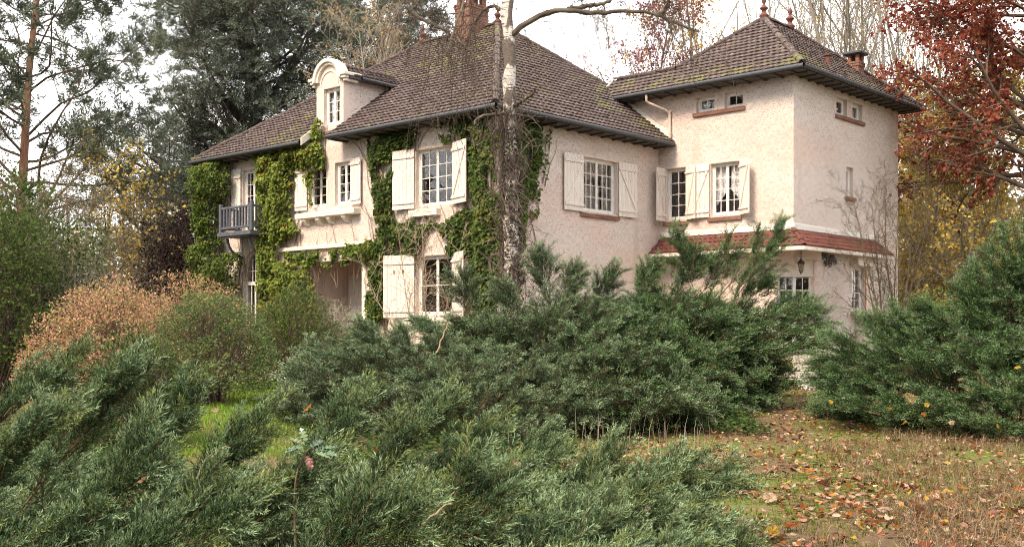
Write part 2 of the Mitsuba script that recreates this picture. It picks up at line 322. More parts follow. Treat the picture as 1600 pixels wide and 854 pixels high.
# --- shutters: planks, ledges, brace; hinge at u, opening towards sgn, a = degrees off the wall
def shutter(face, hinge, w, z0, z1, sgn, a, brace=1, hearts=False, label=None):
    ca, sa = math.cos(math.radians(a)), math.sin(math.radians(a))
    nb = max(2, round(w / 0.14))
    def put(m):
        v, f = m
        t = v[:, 0]; d = v[:, 1]
        p = np.stack([hinge + sgn * (t * ca - d * sa), 0.035 + t * sa + d * ca, v[:, 2]], 1)
        return W(fmap(face, (p, f if sgn > 0 else np.asarray(f)[:, ::-1])))
    k = key_for('shutter', V0)
    if label: labels[k] = {'label': label}
    for i in range(nb):
        x0, x1 = w * i / nb + .0025, w * (i + 1) / nb - .0025
        j = random.Random(i * 7 + int(hinge * 50)).uniform(-.002, .002)
        if hearts and i in (2, 4):
            zc = z0 + (z1 - z0) * .74
            hp = sbox(x0, z0, x1, z1).difference(Point((x0 + x1) / 2, zc).buffer(.042).union(Polygon([((x0 + x1) / 2 - .04, zc - .015), ((x0 + x1) / 2 + .04, zc - .015), ((x0 + x1) / 2, zc - .12)])))
            m = trimesh.creation.extrude_polygon(hp, .028, engine='earcut'); v = np.array(m.vertices)
            add('plank', put((np.stack([v[:, 0], v[:, 2], v[:, 1]], 1), np.array(m.faces)[:, ::-1])), 'shutter_paint', k)
        else:
            add('plank', put(cbox((x0, 0 + j, z0), (x1, .028 + j, z1), .004)), 'shutter_paint', k)
    h = z1 - z0
    zl, zh = z0 + h * .085, z0 + h * .85
    add('ledge', put(cbox((.02, .03, zl), (w - .02, .056, zl + .075), .005)), 'shutter_paint', k)
    add('ledge', put(cbox((.02, .03, zh), (w - .02, .056, zh + .075), .005)), 'shutter_paint', k)
    if brace:
        b = .05
        lo, hi = (.03, w - .09) if brace > 0 else (w - .09, .03)
        pts = [(lo + dx, dd, zl + .078) for dx in (0, .06) for dd in (.03, .055)] + [(hi + dx, dd, zh - .003) for dx in (0, .06) for dd in (.03, .055)]
        add('brace', put(hull(pts)), 'shutter_paint', k)
    add('hinge', put(cat([cbox((-.02, .057, zl + .02), (w * .55, .062, zl + .05), .001), cbox((-.02, .057, zh + .02), (w * .55, .062, zh + .05), .001)])), 'shutter_paint', k)
    return k
shutter('front', -2.92, .78, 4.84, 6.44, -1, 7, 0, label='cream shutter beside the upper window on the ivy wall')
shutter('front', -1.46, .75, 4.84, 6.44, 1, 17, 1)
shutter('front', -2.92, .95, 1.92, 3.60, -1, 20, 0, True, label='lower cream shutter with two cut-out hearts')
shutter('front', -1.46, .95, 1.92, 3.58, 1, 28, 0, True)
shutter('front', -7.63, .50, 5.14, 6.45, -1, 8, 0); shutter('front', -5.60, .50, 5.14, 6.45, 1, 5, 0); shutter('front', -11.08, .46, 4.66, 6.72, -1, 5, 0)
shutter('side', 3.48, .84, 4.82, 6.36, -1, 1, -1); shutter('side', 5.08, .80, 4.82, 6.36, 1, 4, -1)
shutter('tower', .25, .44, 4.80, 6.36, -1, 88, 1); shutter('tower', 1.0, .44, 4.80, 6.36, 1, 19, 1)
shutter('tower', 1.78, .56, 4.82, 6.37, -1, 9, -1); shutter('tower', 2.79, .56, 4.82, 6.37, 1, 32, 1)

# --- sills
def brick_sill(face, u0, u1, z, t=.11, proud=.07):
    k = add('brick_sill', W(fbox(face, u0 + .004, u1 - .004, -.15, proud - .012, z - t + .003, z - .006)), 'mortar', V0)
    n = max(3, round((u1 - u0) / .075)); ms = []
    for i in range(n):
        a, b = u0 + (u1 - u0) * i / n, u0 + (u1 - u0) * (i + 1) / n
        r = random.Random(i + int(z * 100)).uniform(-.004, .004)
        ms.append(fbox(face, a + .004, b - .004, -.14, proud + r, z - t, z + r, .006))
    kk = add('brick', W(cat(ms)), 'brick_clay', k); labels[kk] = {'kind': 'stuff'}
brick_sill('side', 3.38, 5.12, 4.80); brick_sill('tower', .2, 1.02, 4.77); brick_sill('tower', 1.72, 2.84, 4.80)
brick_sill('tower', 1.22, 2.95, 7.86); brick_sill('tside', 9.55, 11.42, 7.79); brick_sill('tside', 10.16, 10.82, 5.48)
add('sill', W(fbox('front', -3.05, -1.95, -.1, .16, 4.60, 4.78, .012)), 'cream_trim', V0)
add('sill', W(fbox('front', -3.6, -1.4, -.1, .14, 1.72, 1.90, .012)), 'cream_trim', V0)
lk = add('window_ledge', W(fbox('front', -7.95, -5.2, -.05, .26, 4.87, 5.03, .012)), 'cream_trim', V0)
for u in (-7.6, -6.95, -6.45, -5.75):
    m = hull([(u + dx, d, z) for dx in (-.09, .09) for d, z in ((0, 4.87), (.22, 4.87), (.2, 4.8), (.1, 4.7), (0, 4.66))])
    add('corbel', W(fmap('front', m)), 'cream_trim', lk)
add('string_course', W(fbox('front', -9.1, -4.55, -.02, .10, 3.96, 4.08, .012)), 'cream_trim', V0)
add('lintel', W(fbox('front', -7.6, -4.98, -.2, .05, 3.58, 3.72, .01)), 'smooth_render', V0)
# ---------------------------------------------------------------- ground
def sst(a, b, x): t = np.clip((x - a) / (b - a), 0, 1); return t * t * (3 - 2 * t)
def gz(x, y):
    x, y = np.asarray(x, float), np.asarray(y, float)
    n = meshkit.fbm(np.stack([x * .35, y * .35, x * 0], -1), 3, 3) - .5
    return .2 * sst(10, 22, y) + .10 * n * np.clip((60 - y) / 40, 0, 1)
# ---------------------------------------------------------------- roofs
import manifold3d as m3
def tile_grid(A, U, Vd, run, rise, ul, ur, skip=None, du=0.18, dv=0.212, lift=0.042, wave=0.016, vmax=None, mod=None):
    """Tiles of one slope: arrays of vertices (n, 21, 3) and the shared faces. ul, ur: bounds along the eave at horizontal distance h."""
    L = math.hypot(run, rise); ch = run / L
    Nn = np.cross(U, Vd); Nn = Nn if Nn[2] > 0 else -Nn
    rows = int(round((vmax or L) / dv)); dv = (vmax or L) / rows
    t = np.linspace(0, 1, 7); hgt = wave * np.array([0, .15, .75, 1, .75, .15, 0])
    out = []
    rg = np.random.default_rng(int(abs(A).sum() * 100) % 9999)
    for k in range(rows):
        v0, v1 = k * dv, (k + 1) * dv + 0.03
        a0, b0, a1, b1 = ul(v0 * ch, k), ur(v0 * ch, k), ul(min(v1, L) * ch, k), ur(min(v1, L) * ch, k)
        if a0 >= b0: continue
        if a1 > 50: a1 = a0
        j0, j1 = math.floor(min(a0, a1) / du) - 1, math.ceil(max(b0, b1) / du) + 1
        for j in range(j0, j1):
            u = (j + 0.5 * (k % 2) + t) * du + rg.normal(0, .003)
            lo, hi = np.clip(u, a0, max(a0, b0)), np.clip(u, a1, max(a1, b1))
            if lo[-1] - lo[0] < .015: continue
            s = rg.normal(0, .005, 2)
            V = np.stack([A + U * x + Vd * v0 + Nn * y for x, y in [(lo[i], -.004) for i in range(7)] + [(lo[i], lift + hgt[i] + s[0]) for i in range(7)]] +
                         [A + U * hi[i] + Vd * min(v1, L) + Nn * (.004 + hgt[i] + s[1] * .3) for i in range(7)])
            c = V[10]
            if skip is not None and skip(c): continue
            out.append(V)
    q = []
    for i in range(6):
        for r in (0, 7):
            q += [[r + i, r + i + 1, r + i + 8], [r + i, r + i + 8, r + i + 7]]
    F = np.array(q)
    V = np.array(out)
    g = np.cross(V[0, F[2, 1]] - V[0, F[2, 0]], V[0, F[2, 2]] - V[0, F[2, 0]])
    if (g @ Nn) < 0: F = F[:, ::-1]
    return V, F
TILES = []
def lay(V, F, bsdf, parent, near):
    """The near pieces as entries of their own, the rest joined."""
    P = V.reshape(-1, 3) @ HM + HO; P = P.reshape(V.shape)
    d = np.linalg.norm(P.mean(1) - [0, 0, CAM_Z], axis=1)
    o = np.argsort(d)
    for i in o[:near]: add('tile', (P[i], F), bsdf, parent)
    r = o[near:]
    if len(r):
        k = add('tile_field', (P[r].reshape(-1, 3), (F[None] + (np.arange(len(r)) * V.shape[1])[:, None, None]).reshape(-1, 3)), bsdf, parent)
        labels[k] = {'kind': 'stuff'}
def man(pts): return m3.Manifold.hull_points(np.asarray(pts, float))
def mbox(x0, x1, y0, y1, z0, z1): return m3.Manifold.cube((x1 - x0, y1 - y0, z1 - z0)).translate((x0, y0, z0))
def mm(m):
    r = m.to_mesh(); return np.array(r.vert_properties[:, :3], float), np.array(r.tri_verts)
EX0, EX1, EY0, EY1 = OH - 13.683, OH, -OH, -OH + 10.748
RY = -OH + 5.374
AL, AR = EX0 + 5.299, EX1 - 4.978
dk = 0.02
deck = man([(x, y, z) for x in (EX0, EX1) for y in (EY0, EY1) for z in (ROOF_Z - .13, ROOF_Z - dk)] + [(AL, RY, RIDGE_Z - dk), (AR, RY, RIDGE_Z - dk)])
deck = deck - mbox(-7.22, -6.02, -1, .02, 6, 10) - mbox(-6.97, -6.22, -1, 1.5, 7.3, 10) - mbox(-12.3, -.31, .31, 8.9, 6, 7.02)
tx0, tx1, ty0, ty1 = -OH, TW + OH, S1 - OH, S1 - OH + 7.873
deck = deck - mbox(-1.7, TW - .3, S1 + .3, TE - .3, 6, 12)
rk = add('roof', W(mm(deck)), 'eave_wood', V0)
ht = 2.846; txm = TW / 2
tdeck = man([(x, y, z) for x in (tx0, tx1) for y in (ty0, ty1) for z in (T_Z - .13, T_Z - dk)] + [(txm, ty0 + ht, T_RZ - dk), (txm, ty0 + ht + 1.604, T_RZ - dk)])
tsl = (T_RZ - T_Z) / ht
LH = .92
ldeck = man([(x, y, z) for x in (-1.9, .6) for y, z in ((ty0, T_Z - .13), (ty0, T_Z - dk), (ty0 + LH, T_Z + LH * tsl - dk), (ty0 + 2.4, T_Z - .1), (ty0 + 2.4, T_Z - .13))])
tk = add('tower_roof', W(mm((tdeck + ldeck) - mbox(-1.7, TW - .3, S1 + .3, TE - .3, 6, T_Z - .06))), 'eave_wood', V0)
def nrm(v): v = np.asarray(v, float); return v / np.linalg.norm(v)
DX0, DX1 = -7.24, -6.02
fr_run, rise = 5.374, RIDGE_Z - ROOF_Z
hl, hr = 5.299 / 5.374, 4.978 / 5.374
fA = np.array([EX0, EY0, ROOF_Z]); fV = nrm((0, fr_run, rise)); Ux = np.array([1.0, 0, 0]); Uy = np.array([0, 1.0, 0])
def indorm(c): return DX0 < c[0] < DX1 and c[1] < 2.25
g1 = tile_grid(fA, Ux, fV, fr_run, rise, lambda h, k: h * hl, lambda h, k: (DX0 - EX0) if k < 15 else 13.683 - h * hr, None)
g2 = tile_grid(fA, Ux, fV, fr_run, rise, lambda h, k: (DX1 - EX0) if k < 15 else 99, lambda h, k: 13.683 - h * hr, None)
g3 = tile_grid(fA, Ux, fV, fr_run, rise, lambda h, k: (DX0 - EX0) if k in (13, 14) else 99, lambda h, k: DX1 - EX0 + .0, None)
lay(g2[0], g2[1], 'roof_clay', rk, 110); lay(g1[0], g1[1], 'roof_clay', rk, 0); lay(g3[0], g3[1], 'roof_clay', rk, 0)
sA = np.array([EX1, EY0, ROOF_Z]); sV = nrm((-4.978, 0, rise))
g4 = tile_grid(sA, Uy, sV, 4.978, rise, lambda h, k: h / hr, lambda h, k: 10.748 - h / hr, lambda c: c[1] > S1 + .1 and c[0] > -2 + .05)
lay(g4[0], g4[1], 'roof_clay', rk, 110)
tA = np.array([-1.9, ty0, T_Z]); tV = nrm((0, ht, T_RZ - T_Z)); hh = (txm - tx0) / ht
g5 = tile_grid(tA, Ux, tV, ht, T_RZ - T_Z, lambda h, k: (0 if h < LH + .01 else 1.9 + tx0 + h * hh), lambda h, k: 1.9 + tx1 - h * hh, None, vmax=None)
lay(g5[0], g5[1], 'roof_clay', tk, 50)
uA = np.array([tx1, ty0, T_Z]); uV = nrm((-(txm - tx0), 0, T_RZ - T_Z))
g6 = tile_grid(uA, Uy, uV, txm - tx0, T_RZ - T_Z, lambda h, k: h / hh, lambda h, k: 7.873 - h * 3.423 / (txm - tx0))
lay(g6[0], g6[1], 'roof_clay', tk, 30)
# plain tiling on the slopes turned away
def plain(pts, n=.03):
    p = np.array(pts, float); f = np.array([[0, 1, 2], [0, 2, 3]]) if len(p) == 4 else np.array([[0, 1, 2]])
    c = np.cross(p[1] - p[0], p[2] - p[0]); c = c if c[2] > 0 else -c
    return p + nrm(c) * n, f
k = add('tile_field', W(cat([plain([(EX0, EY0, ROOF_Z), (EX0, EY1, ROOF_Z), (AL, RY, RIDGE_Z)]), plain([(EX0, EY1, ROOF_Z), (EX1, EY1, ROOF_Z), (AR, RY, RIDGE_Z), (AL, RY, RIDGE_Z)])])), 'roof_clay', rk); labels[k] = {'kind': 'stuff'}
k = add('tile_field', W(cat([plain([(tx0, ty0, T_Z), (tx0, ty1, T_Z), (txm, ty0 + ht + 1.604, T_RZ), (txm, ty0 + ht, T_RZ)]), plain([(tx0, ty1, T_Z), (tx1, ty1, T_Z), (txm, ty0 + ht + 1.604, T_RZ)]),
       plain([(-1.9, ty0 + LH, T_Z + LH * tsl), (.4, ty0 + LH, T_Z + LH * tsl), (.4, ty0 + 2.4, T_Z), (-1.9, ty0 + 2.4, T_Z)])])), 'roof_clay', tk); labels[k] = {'kind': 'stuff'}
def ridge_tiles(p, q, parent, r=.10, step=.36, bsdf='roof_clay'):
    p, q = np.array(p, float), np.array(q, float); L = np.linalg.norm(q - p); n = max(1, round(L / step)); d = (q - p) / L
    side = nrm(np.cross(d, HZ)); up = np.cross(side, d)
    rg = np.random.default_rng(int(L * 1000))
    an = np.linspace(-.15, math.pi + .15, 8)
    for i in range(n):
        a, b = p + d * (L * i / n), p + d * (L * (i + 1) / n + .03)
        j = rg.normal(0, .006, 3)
        ra, rb = r * 1.08, r * .92
        ring = lambda c, R: c + j + R * (np.cos(an)[:, None] * side + np.sin(an)[:, None] * up * .8)
        V = np.vstack([ring(a, ra), ring(b, rb), ring(a, ra - .02)])
        f = []
        for s in range(7):
            f += [[s, s + 1, 9 + s], [s, 9 + s, 8 + s], [16 + s, 17 + s, s + 1], [16 + s, s + 1, s]]
        add('ridge_tile', W((V, np.array(f)[:, ::-1])), bsdf, parent)
ridge_tiles((EX1, EY0, ROOF_Z + .02), (AR, RY, RIDGE_Z + .02), rk); ridge_tiles((EX0, EY0, ROOF_Z + .02), (AL, RY, RIDGE_Z + .02), rk)
ridge_tiles((AL, RY, RIDGE_Z + .02), (AR, RY, RIDGE_Z + .02), rk); ridge_tiles((-1.6, EY1 - 2.32, 8.80), (AR, RY, RIDGE_Z + .02), rk)
ridge_tiles((tx1, ty0, T_Z + .02), (txm, ty0 + ht, T_RZ + .02), tk); ridge_tiles((.36, ty0 + .93, T_Z + .77), (txm, ty0 + ht, T_RZ + .02), tk)
ridge_tiles((txm, ty0 + ht, T_RZ + .02), (txm, ty0 + ht + 1.604, T_RZ + .02), tk); ridge_tiles((tx1, ty1, T_Z + .02), (txm, ty0 + ht + 1.604, T_RZ + .02), tk)
ridge_tiles((-1.9, ty0 + LH, T_Z + LH * tsl + .02), (.34, ty0 + LH, T_Z + LH * tsl + .02), tk)
# finials
fin = lathe([(0, 0), (.13, 0), (.16, .10), (.10, .17), (.06, .22), (.075, .27), (.13, .33), (.13, .37), (.07, .42), (.04, .48), (.06, .53), (.085, .58), (.06, .64), (.025, .69), (.018, .78), (0, .84)], 14)
for par, x, y, z, s in ((rk, AL, RY, RIDGE_Z, .85), (rk, AR, RY, RIDGE_Z, .85), (tk, txm, ty0 + ht, T_RZ, .9), (tk, txm, ty0 + ht + 1.604, T_RZ, .95)):
    add('finial', W((fin[0] * s + [x, y, z], fin[1])), 'terracotta', par, smooth=50)
# gutters, fascias and rafters
def pipe(pts, r, k=8): 
    p = np.array(pts, float); return tubes(p, np.full(len(p), r), k)
def gutter(a, b, parent): add('gutter', W(pipe([a, (np.array(a) + b) / 2, b], .062, 8)), 'zinc_dark', parent, smooth=50)
gutter((EX0 - .03, EY0 - .05, ROOF_Z - .06), (DX0, EY0 - .05, ROOF_Z - .06), V0); gutter((DX1, EY0 - .05, ROOF_Z - .06), (EX1 + .07, EY0 - .05, ROOF_Z - .06), V0)
gutter((EX1 + .05, EY0 - .05, ROOF_Z - .06), (EX1 + .05, S1 - .06, ROOF_Z - .06), V0)
gutter((-1.92, ty0 - .05, T_Z - .06), (tx1 + .07, ty0 - .05, T_Z - .06), V0); gutter((tx1 + .05, ty0 - .05, T_Z - .06), (tx1 + .05, ty1, T_Z - .06), V0)
for x in np.arange(EX0 + .3, EX1, .5):
    if not DX0 - .05 < x < DX1 + .05: add('rafter', W(hbox(x, x + .08, EY0 + .02, 0, ROOF_Z - .175, ROOF_Z - .132)), 'eave_wood', V0)
for y in np.arange(EY0 + .35, S1 - .1, .5): add('rafter', W(hbox(0, EX1 - .02, y, y + .08, ROOF_Z - .175, ROOF_Z - .132)), 'eave_wood', V0)
for x in np.arange(tx0 + .3 - 1.2, tx1, .5): add('rafter', W(hbox(x, x + .08, ty0 + .02, S1, T_Z - .175, T_Z - .132)), 'eave_wood', V0)
for y in np.arange(ty0 + .35, ty1 - .1, .5): add('rafter', W(hbox(TW, tx1 - .02, y, y + .08, T_Z - .175, T_Z - .132)), 'eave_wood', V0)
add('verge_board', W(hull([(-1.93 - .03 * s, y, z) for s in (0, 1) for y, z in ((ty0 - .02, T_Z - .16), (ty0 - .02, T_Z + .07), (ty0 + LH, T_Z + LH * tsl + .07), (ty0 + LH, T_Z + LH * tsl - .16))])), 'cream_trim', V0)
zr = lambda x: ROOF_Z + (OH - x) * rise / 4.978
add('flashing', W(fmap('tower', hull([(x, d, zr(x) + z) for x in (-1.4, .45) for d in (0, .05) for z in (0.02, .17)]))), 'cream_trim', V0)
add('flashing', W(hull([(DX0 + .005 + s, y, ROOF_Z + (y + OH) * rise / fr_run + z) for s in (0, .035) for y in (-OH - .03, .02) for z in (-.13, .09)])), 'cream_trim', V0)
dp = add('downpipe', W(pipe([(-.05, ty0 - .02, T_Z - .08), (-.05, ty0, T_Z - .3), (0.0, ty0 + .08, T_Z - .36), (.38, S1 - .14, T_Z - .56), (.44, S1 - .07, T_Z - .66), (.45, S1 - .06, 7.24)], .042)), 'pipe_paint', V0, smooth=50)
for z in (8.0, 7.35): add('bracket', W(pipe([(.45, S1 - .06, z), (.45, S1 - .06, z + .05)], .055)), 'pipe_paint', dp)
add('downpipe', W(pipe([(-.12, -.09, 6.9), (-.12, -.08, 4), (-.12, -.08, .2)], .05)), 'pipe_paint', V0, smooth=50)

# --- dormer
dwall = rect(-7.22, -5.97, 6.9, 8.86).union(Point(-6.6, 8.82).buffer(.61, 24).intersection(sbox(-8, 8.8, -5, 10))).difference(rect(-6.87, -6.12, 7.55, 8.62))
dm = add('dormer', W(fwall('front', dwall, -.22, .004)), 'smooth_render', V0)
FACES['cheek'] = lambda u, d, z: (-5.97 + d, u, z)
FACES['cheek_far'] = lambda u, d, z: (-6.97 + d, u, z)
mz = lambda y: ROOF_Z + (y + OH) * rise / fr_run
chk = Polygon([(.22, 7.2), (.22, 8.86), (1.85, 8.86), (1.9, mz(1.9) - .1), (.9, mz(.9) - .12)])
add('cheek_wall', W(cat([fwall('cheek', chk, -.22, 0), fwall('cheek_far', chk, -.22, 0)])), 'render_wall', dm)
def ring(r0, r1, a0=0.02, a1=math.pi - .02, c=(-6.6, 8.82), n=26):
    a = np.linspace(a0, a1, n)
    return Polygon([(c[0] + r1 * math.cos(t), c[1] + r1 * math.sin(t)) for t in a] + [(c[0] + r0 * math.cos(t), c[1] + r0 * math.sin(t)) for t in a[::-1]])
add('arched_cornice', W(cat([fwall('front', ring(.545, .645), -.1, .15), fwall('front', ring(.47, .55), 0, .09), fwall('front', ring(.395, .425, .05, math.pi - .05, (-6.6, 8.70)), 0, .03)])), 'cream_trim', dm)
for u0, u1 in ((-7.46, -7.17), (-6.03, -5.74)):
    add('cornice', W(cat([fbox('front', u0, u1, -.5, .15, 8.88, 8.97, .012), fbox('front', u0 + .05, u1 - .05, -.46, .11, 8.80, 8.878, .012), fbox('front', u0 + .1, u1 - .08, -.43, .06, 8.72, 8.798, .012)])), 'cream_trim', dm)
add('sill', W(fbox('front', -7.25, -5.97, -.05, .05, 7.28, 7.38, .01)), 'brick_clay', dm)
window('front', -6.87, -6.12, 7.55, 8.62, 1, 3, d=-.16, curtain='full')
droof = man([(x, y, z) for y in (.05, 2.6) for x, z in ((-6.6, 9.28), (-5.74, 8.86), (-7.46, 8.86), (-5.74, 8.80), (-7.46, 8.80))])
dr_ = add('dormer_roof', W(mm(droof)), 'eave_wood', V0)
dA = np.array([-5.72, .2, 8.88]); dV = nrm((-.88, 0, .42))
g7 = tile_grid(dA, Uy, dV, .88, .42, lambda h, k: 0, lambda h, k: max(.1, (8.88 + h * .477 - ROOF_Z) * fr_run / rise - OH - .2))
lay(g7[0], g7[1], 'roof_clay', dr_, 0)
ridge_tiles((-6.6, .18, 9.32), (-6.6, 2.45, 9.32), dr_)
add('gutter', W(pipe([(-5.70, .45, 8.83), (-5.70, 1.2, 8.82), (-5.70, 1.95, 8.81)], .055)), 'zinc_dark', dr_, smooth=50)

# --- chimneys, brick by brick
def chimney(parent, x0, x1, y0, y1, z0, z1, label):
    ck = add('chimney', W(hbox(x0 + .012, x1 - .012, y0 + .012, y1 - .012, z0, z1 - .01)), 'mortar', parent)
    if label: labels[ck] = {'label': label}
    rg = np.random.default_rng(5); n = round((z1 - z0) / .075)
    proto = []
    for i in range(n):
        z = z0 + (z1 - z0) * i / n; top = i >= n - 2
        e = .025 if top else 0
        for ax in (0, 1):
            a, b = (x0 - e, x1 + e) if ax == 0 else (y0 - e, y1 + e)
            m = max(1, round((b - a) / .23)); off = .115 * (i % 2)
            for s in (0, 1):
                edges = [a] + [q for q in np.arange(a + .23 - off, b - .06, .23)] + [b]
                for p, q in zip(edges[:-1], edges[1:]):
                    w = rg.normal(0, .004)
                    if ax == 0: bx = hbox(p + .006, q - .006, (y0 - e - w if s == 0 else y1 + e - .1), (y0 - e + .1 if s == 0 else y1 + e + w), z + .006, z + (z1 - z0) / n - .005, .006)
                    else: bx = hbox((x0 - e - w if s == 0 else x1 + e - .1), (x0 - e + .1 if s == 0 else x1 + e + w), p + .1 if p == a else p + .006, q - .1 if q == b else q - .006, z + .006, z + (z1 - z0) / n - .005, .006)
                    if s == 1 and ax == 0 or s == 0 and ax == 1: proto.append(bx)
                    else: add('brick', W(bx), 'brick_clay', ck)
    k = add('brick', W(cat(proto)), 'brick_clay', ck); labels[k] = {'kind': 'stuff'}
    return ck
ck = chimney(V0, -5.6, -4.98, 4.1, 5.0, 10.35, 11.72, 'tall red brick chimney stack on the main ridge')
for x, y in ((-5.55, 4.15), (-5.17, 4.15), (-5.55, 4.75), (-5.17, 4.75), (-5.36, 4.45)): add('pier', W(hbox(x, x + .14, y, y + .2, 11.72, 12.08)), 'brick_clay', ck)
add('cap', W(hbox(-5.72, -4.86, 3.98, 5.12, 12.08, 12.18, .02)), 'stone', ck)
ck = chimney(V0, 3.55, 3.95, 12.1, 12.5, 9.25, 9.86, 'small brick chimney with a raised stone cap on the tower roof')
for x, y in ((3.57, 12.12), (3.83, 12.12), (3.57, 12.38), (3.83, 12.38)): add('pier', W(hbox(x, x + .10, y, y + .10, 9.86, 10.08)), 'brick_clay', ck)
add('cap', W(hbox(3.45, 4.05, 12.0, 12.6, 10.08, 10.17, .02)), 'zinc_dark', ck)
vz = 9.0
add('vent_pipe', W(cat([pipe([(4.32, 9.3, vz), (4.32, 9.3, vz + .2), (4.32, 9.3, vz + .42)], .07), hbox(4.22, 4.42, 9.2, 9.4, vz + .42, vz + .46)])), 'terracotta', tk)
an = add('antenna', W(pipe([(-6.05, 4.75, 10.6), (-6.05, 4.75, 11.6), (-6.05, 4.75, 12.7)], .028)), 'zinc_dark', V0)
for z in (11.45, 11.8): add('bracket', W(pipe([(-6.05, 4.75, z), (-5.8, 4.7, z), (-5.6, 4.6, z)], .018)), 'zinc_dark', an)

# --- porch roof of red tiles
PX, PY, PB = TW + .643, S1 - .643, 12.1
pz0, pz1 = 3.82, 4.31
run = .643
pk = add('porch_roof', W(mm(man([(x, y, z) for x, y in ((.1, PY), (PX, PY), (PX, S1), (.1, S1)) for z in (pz0 - .05, pz0 - .015)] + [(.1, S1, pz1 - .015), (TW, S1, pz1 - .015)])
         + man([(x, y, z) for x, y in ((PX, PY), (PX, PB), (TW, PB), (TW, PY)) for z in (pz0 - .05, pz0 - .015)] + [(TW, S1, pz1 - .015), (TW, PB, pz1 - .015)]))), 'smooth_render', V0)
q = tile_grid(np.array([.1, PY, pz0]), Ux, nrm((0, run, pz1 - pz0)), run, pz1 - pz0, lambda h, k: 0, lambda h, k: PX - .1 - h, du=.165, dv=.2, lift=.022, wave=.02)
lay(q[0], q[1], 'red_clay', pk, 60)
q = tile_grid(np.array([PX, PY, pz0]), Uy, nrm((-run, 0, pz1 - pz0)), run, pz1 - pz0, lambda h, k: h, lambda h, k: PB - PY, du=.165, dv=.2, lift=.022, wave=.02)
lay(q[0], q[1], 'red_clay', pk, 60)
ridge_tiles((PX, PY, pz0 + .02), (TW, S1, pz1 + .02), pk, r=.07, step=.28, bsdf='red_clay')
add('flashing', W(cat([fbox('tower', .1, TW + .03, -.02, .035, pz1 + .01, pz1 + .17, .01), fbox('tside', S1 + .0, PB, -.02, .034, pz1 + .01, pz1 + .169, .01)])), 'white_paint', pk)
add('fascia', W(cat([hbox(.1, PX + .02, PY - .02, PY + .05, pz0 - .12, pz0 - .045, .01), hbox(PX - .05, PX + .021, PY + .05, PB, pz0 - .12, pz0 - .046, .01)])), 'cream_trim', pk)
add('beam', W(cat([fbox('cant', -.12, LC + .1, .0, .13, 3.52, 3.80), fbox('bay', 10.02, 11.45, 0, .24, 3.45, 3.74)])), 'smooth_render', V0)
# the door under the porch: blind half down over French windows
dw = window('cant', .06, 1.10, 1.15, 3.5, 2, 6, d=-.17)
bk = key_for('roller_blind', V0)
for i in range(8): add('slat', W(fbox('cant', .065, 1.095, -.085, -.06, 3.06 + i * .057, 3.112 + i * .057, .008)), 'blind_slats', bk)
add('jamb', W(fbox('bay', 10.955, 11.0, -.2, .03, 2.14, 3.45)), 'orange_wood', V0)
lk = add('stone_ledge', W(hbox(TW - .05, TW + .72, 10.0, 12.75, 2.01, 2.135, .02)), 'stone', V0)
for y in (10.35, 11.9): add('pier', W(hbox(TW + .2, TW + .62, y, y + .35, -.2, 2.01, .01)), 'stone', lk)
# steps up to the canted door
def cbx(u0, u1, d0, d1, z0, z1, c=.01): return fbox('cant', u0, u1, d0, d1, z0, z1, c)
gh = .2
for i in range(6):
    d1 = .75 + .31 * i; zt = 1.15 - .16 * i
    d0 = 0.0 if i == 0 else .75 + .31 * (i - 1) - .05
    sk = add('step', W(cbx(-.75 + .002 * i, 2.05, d0, d1 - .07, -.2, zt - .012)), 'stone', V0)
    ms = []
    for j in range(36):
        u = -.75 + .078 * j; ms.append(cbx(u + .004, u + .073, d1 - .2, d1 + np.random.default_rng(i * 40 + j).normal(0, .003), zt - .15, zt, .007))
    k = add('brick', W(cat(ms)), 'stone', sk); labels[k] = {'kind': 'stuff'}
add('step_wall', W(cbx(-1.02, -.77, .2, 2.1, -.2, .78, .02)), 'stone', V0)

# --- balcony
bk = add('balcony', W(fbox('front', -11.2, -9.4, -.1, .84, 4.49, 4.62, .012)), 'grey_wood', V0)
labels[bk] = {'label': 'grey wooden balcony beneath the eave amid the ivy'}
for u in (-11.16, -9.48): add('post', W(fbox('front', u, u + .1, .70, .80, 4.62, 5.52, .012)), 'grey_wood', bk)
for z in (4.72, 5.34):
    add('rail', W(fbox('front', -11.06, -9.48, .72, .78, z, z + .07, .008)), 'grey_wood', bk)
    for u in (-11.14, -9.46): add('rail', W(fbox('front', u, u + .06, .0, .70, z, z + .07, .008)), 'grey_wood', bk)
for i in range(9): add('baluster', W(fbox('front', -10.95 + i * .17, -10.89 + i * .17, .725, .775, 4.79, 5.34, .006)), 'grey_wood', bk)
for u in (-11.14, -9.46):
    for i in range(4): add('baluster', W(fbox('front', u + .005, u + .055, .08 + i * .16, .13 + i * .16, 4.79, 5.34, .006)), 'grey_wood', bk)
for u in (-10.95, -9.75):
    a = np.linspace(0, math.pi / 2, 8)
    add('bracket', W(tubes(np.stack([np.full(8, u), -.62 * np.sin(a), 3.88 + .58 * (1 - np.cos(a))], 1), np.full(8, .045), 5)), 'grey_wood', bk)

